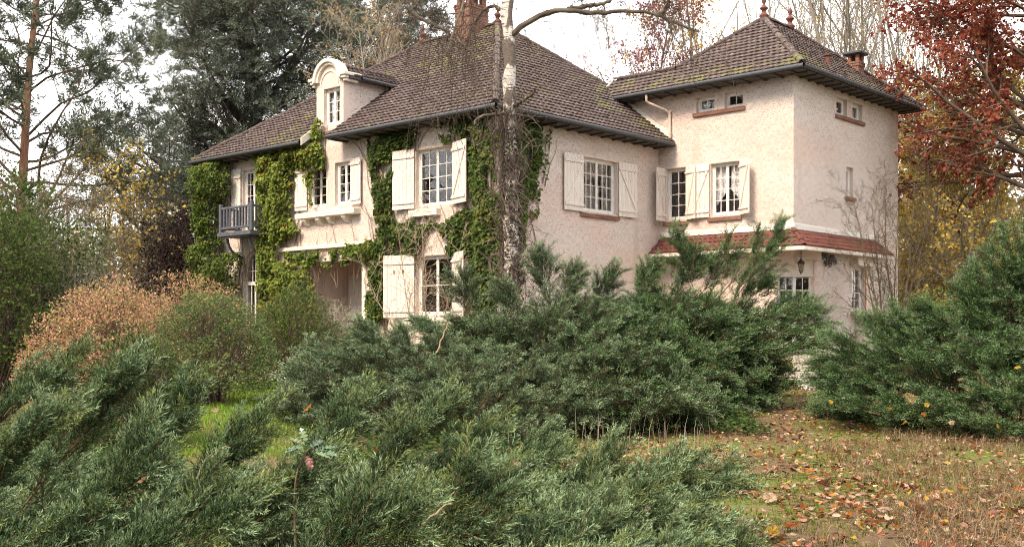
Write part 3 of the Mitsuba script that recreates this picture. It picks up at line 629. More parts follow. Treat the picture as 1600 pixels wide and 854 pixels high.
# --- things by the house
ln = thing('lantern', 'black iron lantern hanging in front of the half closed blind', 'lantern')
p0 = np.array(FACES['cant'](.60, .42, 0))
def lm(m): v, f = m; return W((np.asarray(v) + [p0[0], p0[1], 0], f))
add('hook', lm(pipe([(0, 0, 3.74), (0, 0, 3.6), (0, 0, 3.52)], .012)), 'iron', ln)
add('hood', lm(lathe([(0, 3.53), (.03, 3.5), (.10, 3.42), (.12, 3.385), (0, 3.385)], 6)), 'iron', ln)
add('glass', lm(lathe([(0, 3.384), (.075, 3.38), (.045, 3.17), (0, 3.165)], 6)), 'amber_glass', ln)
add('frame', lm(cat([tubes(np.array([[.082 * math.cos(a), .082 * math.sin(a), 3.385], [.065 * math.cos(a), .065 * math.sin(a), 3.27], [.05 * math.cos(a), .05 * math.sin(a), 3.16]]), np.full(3, .008), 4) for a in np.arange(6) * math.pi / 3] + [lathe([(0, 3.165), (.05, 3.16), (.02, 3.12), (0, 3.08)], 6)])), 'iron', ln)
wo = thing('wall_ornament', 'black wrought iron scroll ornament fixed high on the wall beside the canted door', 'ornament')
def scroll(cu, cz, r, turns, s):
    a = np.linspace(0, turns * 2 * math.pi, 26); rr = r * (1 - .8 * a / a[-1])
    p = np.stack([cu + s * rr * np.cos(a), np.full(26, .04), cz + rr * np.sin(a)], 1)
    return fmap('bay', tubes(p, np.full(26, .016), 5))
for cu, cz, r, s in ((8.28, 3.64, .13, 1), (8.52, 3.58, .14, -1), (8.78, 3.62, .13, 1), (8.40, 3.43, .10, -1), (8.66, 3.42, .11, 1), (8.95, 3.5, .12, -1)):
    add('scroll', W(scroll(cu, cz, r, 1.6, s)), 'iron', wo)
pb = thing('planter_box', 'orange wooden planter box at the foot of the steps', 'planter')
for i in range(2): add('plank', W(cbx(-1.65, -1.03, 2.05 + .005 * i, 2.09, .2 + i * .15, .345 + i * .15)), 'orange_wood', pb)
add('side', W(cat([cbx(-1.645, -1.60, 1.7, 2.045, .2, .49), cbx(-1.08, -1.035, 1.7, 2.045, .2, .49), cbx(-1.6, -1.08, 1.7, 1.74, .2, .485)])), 'orange_wood', pb)
add('soil', W(cbx(-1.6, -1.08, 1.745, 2.04, .2, .44)), 'dark_cloth', pb)
tb = thing('table', 'dark table standing inside the covered loggia', 'table')
add('table_top', W(hbox(-7.2, -6.2, .55, 1.15, 1.82, 1.87)), 'dark_cloth', tb)
for x, y in ((-7.15, .6), (-6.31, .6), (-7.15, 1.04), (-6.31, 1.04)): add('leg', W(hbox(x, x + .06, y, y + .06, 1.15, 1.82)), 'dark_cloth', tb)
gx = np.concatenate([-np.geomspace(300, 22, 14), np.linspace(-20, 20, 161), np.geomspace(22, 300, 14)]); gy = np.concatenate([-np.geomspace(200, 3, 10), np.linspace(-2, 36, 153), np.geomspace(38, 600, 16)])
XX, YY = np.meshgrid(gx, gy)
nx, ny = len(gx), len(gy)
ii = (np.arange(ny - 1)[:, None] * nx + np.arange(nx - 1)[None]).reshape(-1)
gF = np.vstack([np.stack([ii, ii + 1, ii + nx + 1], 1), np.stack([ii, ii + nx + 1, ii + nx], 1)])
def ground_col(p, n, uv):
    a = fbm(p.x * 0.8, p.y * 0.8, 0, 4)
    c = mix((0.085, 0.06, 0.038), (0.07, 0.09, 0.022), smoothstep(0.40, 0.55, a))
    c = mix(c, mix((0.055, 0.032, 0.02), (0.17, 0.115, 0.07), noise(p.x * 31, p.y * 31, 0)), smoothstep(0.45, 0.6, fbm(p.x * 13, p.y * 13, 3, 3)) * 0.7)
    return c
scene['soil'] = bumped(lambda p, n, uv: fbm(p.x * 14, p.y * 14, p.z * 14, 4), 0.04, mikit.proc(ground_col), 0.95, 0.1)
say(add('ground', (np.stack([XX, YY, gz(XX, YY)], -1).reshape(-1, 3), gF), 'soil', smooth=True), kind='structure')

# ---------------------------------------------------------------- plant builders
def unit(v): return v / (np.linalg.norm(v, axis=-1, keepdims=True) + 1e-9)
def polyline(rg, P0, D0, L, n, wander, trop):
    """P0, D0 (B,3), L (B): wandering lines (B,n+1,3)."""
    P0 = np.asarray(P0, float); d = unit(np.asarray(D0, float)); pts = [P0]
    for i in range(n):
        d = unit(d + wander * rg.normal(size=d.shape) + np.asarray(trop) * (i + 1) / n)
        pts.append(pts[-1] + d * (np.asarray(L) / n)[:, None])
    return np.stack(pts, 1)
def kids(rg, P, R, L, n, t0, t1, ang, ratio, seg, wander, trop, thin=.55, flat=0.0, taper=.55, rmin=.003):
    """n children on each parent line; flat 1 keeps them level."""
    B, m, _ = P.shape
    t = (t0 + (t1 - t0) * (np.arange(n)[None] + rg.uniform(0, 1, (B, n))) / n)
    x = t * (m - 1); i = np.clip(x.astype(int), 0, m - 2); f = (x - i)[..., None]
    b = np.arange(B)[:, None]
    p = P[b, i] * (1 - f) + P[b, i + 1] * f
    tg = unit(P[b, i + 1] - P[b, i]); r = R[b, i] * (1 - f[..., 0]) + R[b, i + 1] * f[..., 0]
    rnd = rg.normal(size=tg.shape); rnd[..., 2] *= (1 - flat)
    s = unit(rnd - (rnd * tg).sum(-1, keepdims=True) * tg)
    a = np.radians(ang) * rg.uniform(.75, 1.25, (B, n))[..., None]
    d = np.cos(a) * tg + np.sin(a) * s
    l = L[:, None] * ratio * (1 - taper * t) * rg.uniform(.65, 1.25, (B, n))
    Q = polyline(rg, p.reshape(-1, 3), d.reshape(-1, 3), l.reshape(-1), seg, wander, trop)
    r0 = np.maximum(r.reshape(-1) * thin, rmin)
    return Q, r0[:, None] * np.linspace(1, .35, seg + 1)[None], l.reshape(-1)
def shade_col(rg, n, cols, w=None, jit=.12):
    cols = np.asarray(cols, float); k = rg.choice(len(cols), n, p=None if w is None else np.asarray(w) / np.sum(w))
    c = cols[k] * (1 + jit * rg.normal(size=(n, 1))) * (1 + .04 * rg.normal(size=(n, 3)))
    return np.clip(c, .005, .95)
def cards(P, D, N, L, Wd, C, fold=.18, wide=.45):
    """Leaves: folded kites of two triangles."""
    D = unit(D); S = unit(np.cross(D, N)); U = np.cross(S, D)
    L, Wd = np.asarray(L)[:, None], np.asarray(Wd)[:, None]
    b = P; tip = P + D * L; mid = P + D * L * wide
    l = mid + S * Wd * .5 + U * Wd * fold; r = mid - S * Wd * .5 + U * Wd * fold
    V = np.stack([b, r, tip, l], 1).reshape(-1, 3); o = np.arange(len(P))[:, None, None] * 4
    F = (np.array([[0, 1, 2], [0, 2, 3]])[None] + o).reshape(-1, 3)
    return V, F, np.repeat(C, 4, 0)
def along(rg, P, n, t0=0.0, t1=1.0):
    """n random points on each line: points and tangents."""
    B, m, _ = P.shape
    t = rg.uniform(t0, t1, (B, n)) * (m - 1); i = np.clip(t.astype(int), 0, m - 2); f = (t - i)[..., None]; b = np.arange(B)[:, None]
    return (P[b, i] * (1 - f) + P[b, i + 1] * f).reshape(-1, 3), unit(P[b, i + 1] - P[b, i]).reshape(-1, 3)
def bark(parent, name, parts, cols, rg, k=5, mat='bark_paint', smooth=True):
    ms, cs = [], []
    for P, R, kk in parts:
        v, f = tubes(P, R, kk); ms.append((v, f))
    v, f = cat(ms)
    c = np.asarray(cols[0])[None] * (1 - meshkit.noise(v * 3.1)[:, None]) + np.asarray(cols[1])[None] * meshkit.noise(v * 3.1)[:, None]
    c = c * (.8 + .4 * meshkit.noise(v * [9, 9, 4])[:, None])
    k_ = add(name, (v, f), mat, parent, smooth=smooth, color=np.clip(c, 0, 1)); return k_
def leafset(parent, name, parts, mat='leaf_paint'):
    V, F, C, o = [], [], [], 0
    for v, f, c in parts: V.append(v); F.append(f + o); C.append(c); o += len(v)
    k = add(name, (np.vstack(V), np.vstack(F)), mat, parent, color=np.vstack(C)); labels[k] = {'kind': 'stuff'}; return k
def rdir(rg, n): return unit(rg.normal(size=(n, 3)))
def at(u, v, Y):
    """The point at depth Y that the photograph shows at column u, row v."""
    return np.array([(u - 800) / FOC * Y, Y, CAM_Z + (HOR - v) / FOC * Y])

def tree(name, label, cat_, base, height, r0, seed, barkc, leafc=None, lean=(0, 0, 0), n1=14, n2=8, n3=7, a1=50, a2=45, ratio1=.5, t1=.3, trop1=.12, leaves=3, lsz=.09, lw=None, group=None,
         wander=.10, lastseg=3, ldroop=.3, trunk_seg=10, flat=0., r2=.5, r3=.5, rmin=.006, spread=.12, taper=.45, stems=1, stem_spread=.3, ltype=None, lt0=.2):
    rg = np.random.default_rng(seed)
    t = thing(name, label, cat_, group)
    base = np.array(base, float)
    P0 = base[None] + np.concatenate([rg.normal(0, .12 if stems > 1 else 0, (stems, 2)), np.zeros((stems, 1))], 1)
    D0 = np.concatenate([rg.normal(0, stem_spread if stems > 1 else .02, (stems, 2)), np.ones((stems, 1))], 1) + np.asarray(lean)
    L0 = height * rg.uniform(.8, 1.0, stems); L0[0] = height
    A = polyline(rg, P0, D0, L0, trunk_seg, .04, (0, 0, .05)); RA = r0 * np.linspace(1, .12, trunk_seg + 1)[None] * (L0 / height)[:, None]
    RA[:, 0] *= 1.35
    B, RB, LB = kids(rg, A, RA, L0, n1, t1, .99, a1, ratio1, 6, wander, (0, 0, trop1), .5, flat, taper, rmin)
    C, RC, LC_ = kids(rg, B, RB, LB, n2, .25, 1.0, a2, r2, 4, wander * 1.3, (0, 0, trop1 * .6), .55, flat, .4, rmin)
    D, RD, LD = kids(rg, C, RC, LC_, n3, .2, 1.0, 45, r3, lastseg, wander * 1.5, (0, 0, -.02), .6, flat, .3, rmin * .8)
    bark(t, 'trunk', [(A, RA, 8)], barkc, rg)
    k = bark(t, 'branches', [(B, RB, 5), (C, RC, 4), (D, RD, 3)], barkc, rg); labels[k] = {'kind': 'stuff'}
    if leafc is not None and leaves:
        p, tg = along(rg, D, leaves, lt0, 1.0)
        n = len(p); p = p + rg.normal(0, spread, (n, 3)) * .5
        d = unit(tg * .5 + rdir(rg, n) + [0, 0, -ldroop])
        sz = lsz * rg.uniform(.6, 1.3, n)
        leafset(t, 'crown', [cards(p, d, rdir(rg, n) + [0, 0, .8], sz, sz * (ltype or .75), shade_col(rg, n, leafc, lw))])
    return t

# sprays: small leafy branch ends, many times instanced
def spray(rg, nb, sub, tl, tw, cols, tipc, flat=.6, lb0=.27):
    """One spray along +x, unit length: branchlets set with thin leafy twiglets."""
    t = np.linspace(.04, .97, nb) + rg.uniform(-.01, .01, nb)
    axis = lambda q: np.stack([q, .03 * np.sin(q * 5), .16 * q - .22 * q ** 2.2], -1)
    p = axis(t); tg = unit(axis(t + .01) - p)
    phi = rg.uniform(0, 2 * np.pi, nb)
    s = np.stack([np.zeros(nb), np.cos(phi), np.sin(phi) * (1 - flat) + .35], -1)
    s = unit(s - (s * tg).sum(-1, keepdims=True) * tg)
    a = np.radians(rg.uniform(30, 52, nb))[:, None]
    d = np.cos(a) * tg + np.sin(a) * s
    lb = lb0 * (1 - t) ** .75 * rg.uniform(.7, 1.2, nb) + .07
    P, D, K, Z = [], [], [], []
    for i in range(nb):
        m = max(3, int(lb[i] / sub)); q = np.linspace(.05, 1, m)
        c = p[i] + d[i] * (q * lb[i])[:, None]; c[:, 2] += .05 * np.sin(q * 2.5) * lb[i] * 2
        r = unit(np.cross(rg.normal(size=(m, 3)), d[i]))
        aa = np.radians(rg.uniform(15, 50, m))[:, None] * (1 - .6 * q[:, None] ** 3)
        P.append(c); D.append(unit(np.cos(aa) * d[i] + np.sin(aa) * r)); K.append(q * .6 + t[i] * .4); Z.append(rg.uniform(.7, 1.25, m) * (1.1 - .35 * q))
    m = 14; q = np.linspace(.75, .99, m); P.append(axis(q)); D.append(unit(unit(axis(q + .01) - axis(q)) + .35 * rg.normal(size=(m, 3)))); K.append(np.ones(m)); Z.append(np.full(m, .8))
    P, D, K, Z = np.vstack(P), np.vstack(D), np.concatenate(K), np.concatenate(Z)
    n = len(P)
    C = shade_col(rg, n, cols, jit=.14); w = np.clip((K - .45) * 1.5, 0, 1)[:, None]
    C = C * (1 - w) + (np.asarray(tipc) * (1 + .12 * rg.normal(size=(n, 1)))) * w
    v, f, c = cards(P - D * .01, D, rdir(rg, n) + [0, 0, .7], tl * Z, tw * Z, np.clip(C, .005, 1), fold=.2, wide=.4)
    q = np.linspace(0, .97, 7); sv, sf = tubes(axis(q)[None], np.linspace(.010, .003, 7)[None], 3)
    return np.vstack([v, sv]), np.vstack([f, sf + len(v)]), np.vstack([c, np.tile([[.14, .085, .05]], (len(sv), 1))])
SPRAYS = {}
def spray_set(name, n, seed, *a, **k):
    SPRAYS[name] = []
    for i in range(n):
        v, f, c = spray(np.random.default_rng(seed + i), *a, **k)
        g = f'{name}_{i}'
        scene[g] = {'type': 'shapegroup', 'leaf': mikit.ply((v, f), 'needle_paint', color=c)}
        SPRAYS[name].append(g)
NI = {}
def put_sprays(parent, P, D, S, sets, rg, roll=.5):
    """Instances of sprays at P along D (S = length)."""
    D = unit(D); Y = unit(np.cross(np.array([0, 0, 1.0]) + roll * rg.normal(size=D.shape), D)); Z = np.cross(D, Y)
    base = parent + '__foliage'
    if base not in labels: labels[base] = {'kind': 'stuff'}
    for i in range(len(P)):
        NI[base] = NI.get(base, 0) + 1
        M = np.eye(4); M[:3, 0], M[:3, 1], M[:3, 2], M[:3, 3] = D[i] * S[i], Y[i] * S[i], Z[i] * S[i], P[i]
        names = sets[int(rg.integers(len(sets)))]; g = SPRAYS[names][int(rg.integers(len(SPRAYS[names])))]
        scene[f'{base}__{NI[base]:04d}'] = {'type': 'instance', 'to_world': T(M), 'shapegroup': {'type': 'ref', 'id': g}}
# ---------------------------------------------------------------- trees behind and beside the house
GREY = ((0.17, 0.15, 0.13), (0.30, 0.275, 0.24)); BROWN = ((0.085, 0.065, 0.05), (0.17, 0.13, 0.10)); PALE = ((0.30, 0.27, 0.23), (0.46, 0.42, 0.37)); DARK = ((0.05, 0.045, 0.04), (0.10, 0.085, 0.075))
YEL = [(0.62, 0.46, 0.10), (0.54, 0.39, 0.10), (0.46, 0.40, 0.14), (0.34, 0.24, 0.10)]
RED = [(0.26, 0.065, 0.045), (0.32, 0.10, 0.065), (0.17, 0.042, 0.034), (0.36, 0.16, 0.09)]

def cedar(name, label, base, height, seed, reach, t_lo, cols, tufts=9, n1=46, r0=.55, group=None, lean=(0, 0, 0)):
    rg = np.random.default_rng(seed); t = thing(name, label, 'tree', group)
    A = polyline(rg, np.array([base], float), np.array([[0, 0, 1.0]]) + np.array([lean]), np.array([height]), 14, .035, (0, 0, .04)); RA = r0 * np.linspace(1, .1, 15)[None]
    B, RB, LB = kids(rg, A, RA, np.array([height]), n1, t_lo, .98, 68, reach, 7, .10, (0, 0, .07), .34, 0, .55, .02)
    C, RC, LC_ = kids(rg, B, RB, LB, 10, .15, 1.0, 52, .44, 4, .10, (0, 0, -.03), .5, .75, .45, .008)
    D, RD, LD = kids(rg, C, RC, LC_, 6, .1, 1.0, 48, .45, 2, .12, (0, 0, -.04), .5, .75, .3, .005)
    bark(t, 'trunk', [(A, RA, 9)], DARK, rg)
    k = bark(t, 'branches', [(B, RB, 6), (C, RC, 4), (D, RD, 3)], DARK, rg); labels[k] = {'kind': 'stuff'}
    p, tg = along(rg, D, tufts, .1, 1.0); n = len(p)
    put_sprays(t, p, unit(tg + .35 * rg.normal(size=(n, 3)) * [1, 1, .4] + [0, 0, .06]), rg.uniform(.55, 1.0, n), [cols], rg, .25); return t
CED = [(0.10, 0.125, 0.095), (0.14, 0.165, 0.13), (0.07, 0.09, 0.068)]
spray_set('cedar_spray', 4, 210, 12, .075, .19, .045, CED, (0.21, 0.24, 0.185), .75, .40)
cedar('cedar_tree', 'huge grey-green cedar rising behind the left end of the villa', (-11.6, 50, 0), 23, 11, .31, .10, 'cedar_spray', tufts=2, n1=92)
cedar('cedar_tree', 'second cedar crown behind the dormer beside the big cedar', (-7.0, 56, 0), 24, 12, .24, .25, 'cedar_spray', tufts=2, n1=48)
# scots pine on the far left
def pine(name, label, base, height, seed, cols):
    rg = np.random.default_rng(seed); t = thing(name, label, 'tree')
    A = polyline(rg, np.array([base], float), np.array([[.0, 0, 1.0]]), np.array([height]), 14, .02, (0.012, 0, .02)); RA = .22 * np.linspace(1, .25, 15)[None]
    B, RB, LB = kids(rg, A, RA, np.array([height]), 46, .30, .99, 72, .36, 6, .17, (0, 0, .05), .36, 0, .35, .016)
    C, RC, LC_ = kids(rg, B, RB, LB, 8, .3, 1.0, 48, .36, 4, .16, (0, 0, .06), .5, .3, .4, .007)
    D, RD, LD = kids(rg, C, RC, LC_, 5, .2, 1.0, 45, .5, 2, .16, (0, 0, .08), .5, .3, .3, .005)
    bark(t, 'trunk', [(A, RA, 9)], ((0.22, 0.11, 0.07), (0.36, 0.20, 0.14)), rg); k = bark(t, 'branches', [(B, RB, 5), (C, RC, 4), (D, RD, 3)], BROWN, rg); labels[k] = {'kind': 'stuff'}
    p, tg = along(rg, D, 10, .15, 1.0); n = len(p); parts = []
    for q in range(4):
        d = unit(tg * .6 + rdir(rg, n) + [0, 0, .3]); sz = rg.uniform(.16, .30, n)
        parts.append(cards(p + rg.normal(0, .05, (n, 3)), d, rdir(rg, n), sz, sz * .15, shade_col(rg, n, cols, jit=.2)))
    leafset(t, 'crown', parts, 'needle_paint')
pine('pine_tree', 'tall pine with a bare reddish trunk at the far left', (-17.2, 38, 0), 16.5, 21, [(0.10, 0.125, 0.085), (0.14, 0.16, 0.11), (0.075, 0.09, 0.065)])
# slim birch with a few brown leaves behind the dormer
tree('birch_tree', 'slim pale-stemmed tree with thin brown and yellow leaves behind the dormer', 'tree', (-6.0, 44, 0), 13.6, .11, 31, PALE, [(0.30, 0.20, 0.10), (0.24, 0.15, 0.09), (0.36, 0.26, 0.09)], n1=24, n2=8, n3=5, a1=34, ratio1=.34, t1=.35, trop1=.14, leaves=2, lsz=.09, stems=4, stem_spread=.13, rmin=.007)
# bare trees behind the tower
bt = [(1118, 50, 18.5, [(0.62, .44, .08), (.55, .36, .06)], 8, 'tree hung with sparse yellow leaves left of the tower roof'), (1240, 50, 21, YEL, 1, 'tall bare tree directly behind the tower roof'),
      (1330, 47, 22, YEL, 1, 'grey ascending bare tree right of the tower chimney'), (1395, 44, 21, YEL, 1, 'bare tree with many steep grey stems beside the tower corner'), (1290, 58, 24, YEL, 1, 'farthest bare tree above the tower roof'),
      (1440, 52, 22, YEL, 1, 'bare tree between the tower and the red beech')]
for i, (u, Y, hgt, cols, lv, lab) in enumerate(bt):
    b = at(u, 0, Y)
    tree('yellow_tree' if i == 0 else 'bare_tree', lab, 'tree', (b[0], Y, .1), hgt, .16, 40 + i, GREY, cols, n1=21, n2=8, n3=4, a1=30, a2=34, ratio1=.42, t1=.22, trop1=.22, leaves=lv + 1, lsz=.11 if i == 0 else .085, stems=2 if i else 1, stem_spread=.08,
         group=None, rmin=.0075, lw=None)
tree('plum_tree', 'dark red leaved tree glimpsed over the low link roof', 'tree', (5.6, 50, 0), 16, .18, 52, BROWN, [(0.20, 0.07, 0.075), (0.27, 0.11, 0.11), (0.30, 0.16, 0.14)], n1=22, n2=9, n3=6, a1=42, ratio1=.34, t1=.5, leaves=5, lsz=.12, rmin=.007)
# red beech on the right, yellow oaks under it
tree('beech_tree', 'copper red beech filling the upper right corner', 'tree', (15.9, 32, .1), 18.5, .28, 61, BROWN, RED, n1=52, n2=11, n3=7, a1=62, a2=48, ratio1=.30, t1=.30, trop1=.04, leaves=10, lsz=.14, flat=.3, lastseg=2, rmin=.006, ldroop=.4)
oaks = [(1450, 38, 8.2, 'oak with ochre yellow leaves next to the tower corner', YEL), (1515, 36, 9, 'yellow brown oak beneath the red beech', YEL), (1575, 40, 10, 'yellowing oak at the right edge under the beech', YEL), (1420, 46, 10, 'brownish thicket tree right behind the tower', [(0.30, .2, .07), (.24, .15, .07), (.36, .26, .07)]), (1490, 50, 12, 'farther ochre tree behind the oaks', [(0.30, .2, .07), (.24, .15, .07), (.40, .26, .07)])]
for i, (u, Y, hgt, lab, cols) in enumerate(oaks):
    tree('oak_tree', lab, 'tree', (at(u, 0, Y)[0], Y, .1), hgt, .14, 70 + i, GREY, cols, n1=22, n2=10, n3=6, a1=48, ratio1=.40, t1=.10, leaves=5, lsz=.13, rmin=.008, flat=.2, lastseg=2)
# ---------------------------------------------------------------- junipers: plumes of scale-leaved sprays
JG = [(0.038, 0.071, 0.029), (0.053, 0.093, 0.038), (0.024, 0.045, 0.017)]
JB = [(0.044, 0.074, 0.035), (0.062, 0.099, 0.048), (0.029, 0.050, 0.024)]
JD = [(0.027, 0.062, 0.020), (0.039, 0.082, 0.027), (0.018, 0.042, 0.014)]
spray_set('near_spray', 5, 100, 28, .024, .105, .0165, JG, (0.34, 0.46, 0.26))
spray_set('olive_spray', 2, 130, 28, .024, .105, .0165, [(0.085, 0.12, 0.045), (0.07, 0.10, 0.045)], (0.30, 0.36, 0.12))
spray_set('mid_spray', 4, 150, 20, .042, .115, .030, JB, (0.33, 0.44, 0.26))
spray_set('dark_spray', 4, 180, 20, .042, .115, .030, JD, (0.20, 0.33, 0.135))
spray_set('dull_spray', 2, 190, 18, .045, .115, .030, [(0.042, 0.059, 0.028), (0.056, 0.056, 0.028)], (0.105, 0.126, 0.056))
SP = []
def boughs(parent, tips, D, up, L, sets, rg, size, nsub, per, fan, r0=.02, t0=.3, sag=.20):
    """Flat fronds: a limb ending at each tip, side limbs fanned in its plane, sprays along them all."""
    n = len(tips); D = unit(D); Sd = unit(np.cross(D, up + .25 * rg.normal(size=up.shape))); U = np.cross(Sd, D)
    s = np.linspace(-1, .1, 9)
    limbs = tips[:, None] + (D * L[:, None])[:, None] * s[None, :, None]
    limbs[..., 2] -= sag * L[:, None] * (s[None] ** 2)
    limbs += .035 * L[:, None, None] * rg.normal(size=(n, 1, 3)) * (s[None, :, None] ** 2)
    R = np.linspace(1, .2, 9)[None] * (r0 * L)[:, None]
    sub_s = np.linspace(-.72, -.04, nsub)[None] + rg.uniform(-.05, .05, (n, nsub)); sg = np.where(np.arange(nsub) % 2, 1, -1)[None] * rg.choice([-1, 1], (n, 1))
    base = tips[:, None] + D[:, None] * (L[:, None] * sub_s)[..., None]; base[..., 2] -= sag * L[:, None] * sub_s ** 2
    an = np.radians(fan) * rg.uniform(.6, 1.2, (n, nsub)); d = np.cos(an)[..., None] * D[:, None] + (np.sin(an) * sg)[..., None] * Sd[:, None] + U[:, None] * rg.uniform(-.02, .22, (n, nsub, 1))
    Ls = L[:, None] * (.20 + .55 * np.clip(-sub_s, 0, 1)) * rg.uniform(.75, 1.15, (n, nsub))
    Q = polyline(rg, base.reshape(-1, 3), d.reshape(-1, 3), Ls.reshape(-1), 6, .06, (0, 0, -.02))
    RQ = np.linspace(1, .3, 7)[None].repeat(len(Q), 0) * .006
    k = bark(parent, 'limbs', [(limbs, R, 4), (Q, RQ, 3)], ((0.10, 0.06, 0.04), (0.20, 0.13, 0.09)), rg); labels[k] = {'kind': 'stuff'}
    P, T_, N_ = [], [], []
    for lines, m, a0, UU in ((limbs, per, t0 + .25, U), (Q, per, .12, np.repeat(U, nsub, 0))):
        p, tg = along(rg, lines, m, a0, 1.0); P.append(p); T_.append(tg); N_.append(np.repeat(UU, m, 0))
    p, tg, nu = np.vstack(P), np.vstack(T_), np.vstack(N_)
    side = unit(np.cross(tg, nu)) * rg.choice([-1, 1], (len(p), 1)) + nu * rg.uniform(-.1, .55, (len(p), 1))
    a = np.radians(rg.uniform(8, 33, len(p)))[:, None]; d = np.cos(a) * tg + np.sin(a) * unit(side)
    put_sprays(parent, p + rg.normal(0, .012, p.shape), d, size * rg.uniform(.65, 1.25, len(p)), sets, rg)
    SP.append(p + d * size * .5)
def juniper(name, label, mounds, seed, nb, bl, nsub, per, size, sets, dirf, inner_sets, fill=.5, fan=38, zmin=.05, jit=.2, cat_='juniper'):
    """mounds (cx, cy, rx, ry, h): boughs end on their joint surface."""
    rg = np.random.default_rng(seed); t = thing(name, label, cat_)
    area = np.array([m[2] * m[3] + (m[2] + m[3]) * m[4] for m in mounds]); tips, outs = [], []
    tries = 0
    while len(tips) < nb and tries < nb * 40:
        tries += 1
        k = rg.choice(len(mounds), p=area / area.sum()); cx, cy, rx, ry, h = mounds[k]
        a = rg.uniform(0, 2 * np.pi); ct = rg.uniform(.02, .98); st = math.sqrt(1 - ct * ct)
        q = np.array([cx + rx * st * math.cos(a), cy + ry * st * math.sin(a), h * ct])
        if any(((q[0] - m[0]) / m[2]) ** 2 + ((q[1] - m[1]) / m[3]) ** 2 + (q[2] / m[4]) ** 2 < .85 for j, m in enumerate(mounds) if j != k): continue
        if q[2] < zmin or (q[1] > cy + ry * .7 and q[2] < h * .5): continue
        q[2] += float(gz(q[0], q[1]))
        if tips and (np.linalg.norm(np.array(tips) - q, axis=1) < bl * .20).any() and rg.uniform() < .9: continue
        tips.append(q); outs.append(unit(np.array([math.cos(a) * st / rx, math.sin(a) * st / ry, ct / h])))
    tips, outs = np.array(tips), np.array(outs); n = len(tips)
    D = unit(dirf(tips, outs) + jit * rg.normal(size=(n, 3))); L = bl * rg.uniform(.7, 1.25, n)
    up = unit(outs * .6 + [0, 0, .8])
    boughs(t, tips, D, up, L, sets, rg, size, nsub, per, fan)
    m = int(n * fill * 10); j = rg.integers(0, n, m)
    q = tips[j] - outs[j] * rg.uniform(.25, .6, (m, 1)) + rg.normal(0, .15, (m, 3)); q[:, 2] = np.maximum(q[:, 2], .06)
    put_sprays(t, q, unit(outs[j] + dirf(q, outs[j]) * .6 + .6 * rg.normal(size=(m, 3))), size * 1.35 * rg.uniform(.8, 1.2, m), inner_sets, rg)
    return t
def extra(parent, pts, size, sets, L, nsub=9, per=11, fan=27, seed=1):
    """Single boughs that break the outline, from (u0, v0) to (u1, v1) at depth Y."""
    r_ = np.random.default_rng(seed); A = np.array([at(p[0], p[1], p[4]) for p in pts]); B = np.array([at(p[2], p[3], p[4]) for p in pts])
    d = B - A; L_ = np.linalg.norm(d, axis=1)
    boughs(parent, A + d * (1 - .30 / np.maximum(L_, .5))[:, None], unit(d) + np.array([0, 0, .06]), np.tile([[0, -.5, 1.0]], (len(A), 1)), L_, sets, r_, size, nsub, per, fan, r0=.008, t0=-.1, sag=.07)
lean = lambda *v: (lambda p, o: np.asarray(v) + .22 * o)
arch = lambda c, up=.3, x=0: (lambda p, o: unit((p - np.array(c)) * [1, 1, 0]) * .85 + o * .25 + [x, 0, up])
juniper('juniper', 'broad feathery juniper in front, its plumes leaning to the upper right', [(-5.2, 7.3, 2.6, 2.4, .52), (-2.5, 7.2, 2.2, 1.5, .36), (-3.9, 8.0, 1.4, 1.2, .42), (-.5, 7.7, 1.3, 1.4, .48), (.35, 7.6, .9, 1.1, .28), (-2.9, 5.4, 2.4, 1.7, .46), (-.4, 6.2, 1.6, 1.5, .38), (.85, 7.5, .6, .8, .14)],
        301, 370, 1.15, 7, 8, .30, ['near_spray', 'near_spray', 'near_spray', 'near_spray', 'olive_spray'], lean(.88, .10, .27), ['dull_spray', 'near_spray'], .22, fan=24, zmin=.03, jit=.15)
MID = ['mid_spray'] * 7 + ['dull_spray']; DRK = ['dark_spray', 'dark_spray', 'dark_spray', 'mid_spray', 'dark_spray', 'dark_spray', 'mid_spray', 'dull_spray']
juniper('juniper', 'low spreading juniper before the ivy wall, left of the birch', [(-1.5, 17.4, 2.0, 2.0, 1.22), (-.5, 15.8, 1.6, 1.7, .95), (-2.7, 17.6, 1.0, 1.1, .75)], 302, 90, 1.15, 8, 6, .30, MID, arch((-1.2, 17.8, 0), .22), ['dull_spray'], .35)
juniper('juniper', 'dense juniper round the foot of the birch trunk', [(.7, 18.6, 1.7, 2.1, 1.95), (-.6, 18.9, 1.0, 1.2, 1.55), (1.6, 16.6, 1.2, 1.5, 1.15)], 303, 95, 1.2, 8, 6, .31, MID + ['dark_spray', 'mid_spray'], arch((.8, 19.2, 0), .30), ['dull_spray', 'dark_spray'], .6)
juniper('juniper', 'tall juniper hiding the tower porch, one long plume rising past its tiles', [(2.95, 20.2, 1.6, 2.0, 1.98), (2.1, 18.8, 1.3, 1.6, 1.6), (3.95, 20.6, .85, 1.2, 1.75), (4.15, 20.2, .6, .9, 1.75), (2.6, 18.4, 1.0, 1.0, 1.2), (2.0, 16.9, 1.1, .9, .8), (4.0, 19.9, .6, .7, 1.6)], 304, 170, 1.3, 8, 6, .32, DRK + ['mid_spray'], arch((2.9, 20.8, 0), .30, .12), ['dull_spray', 'dark_spray'], .7)
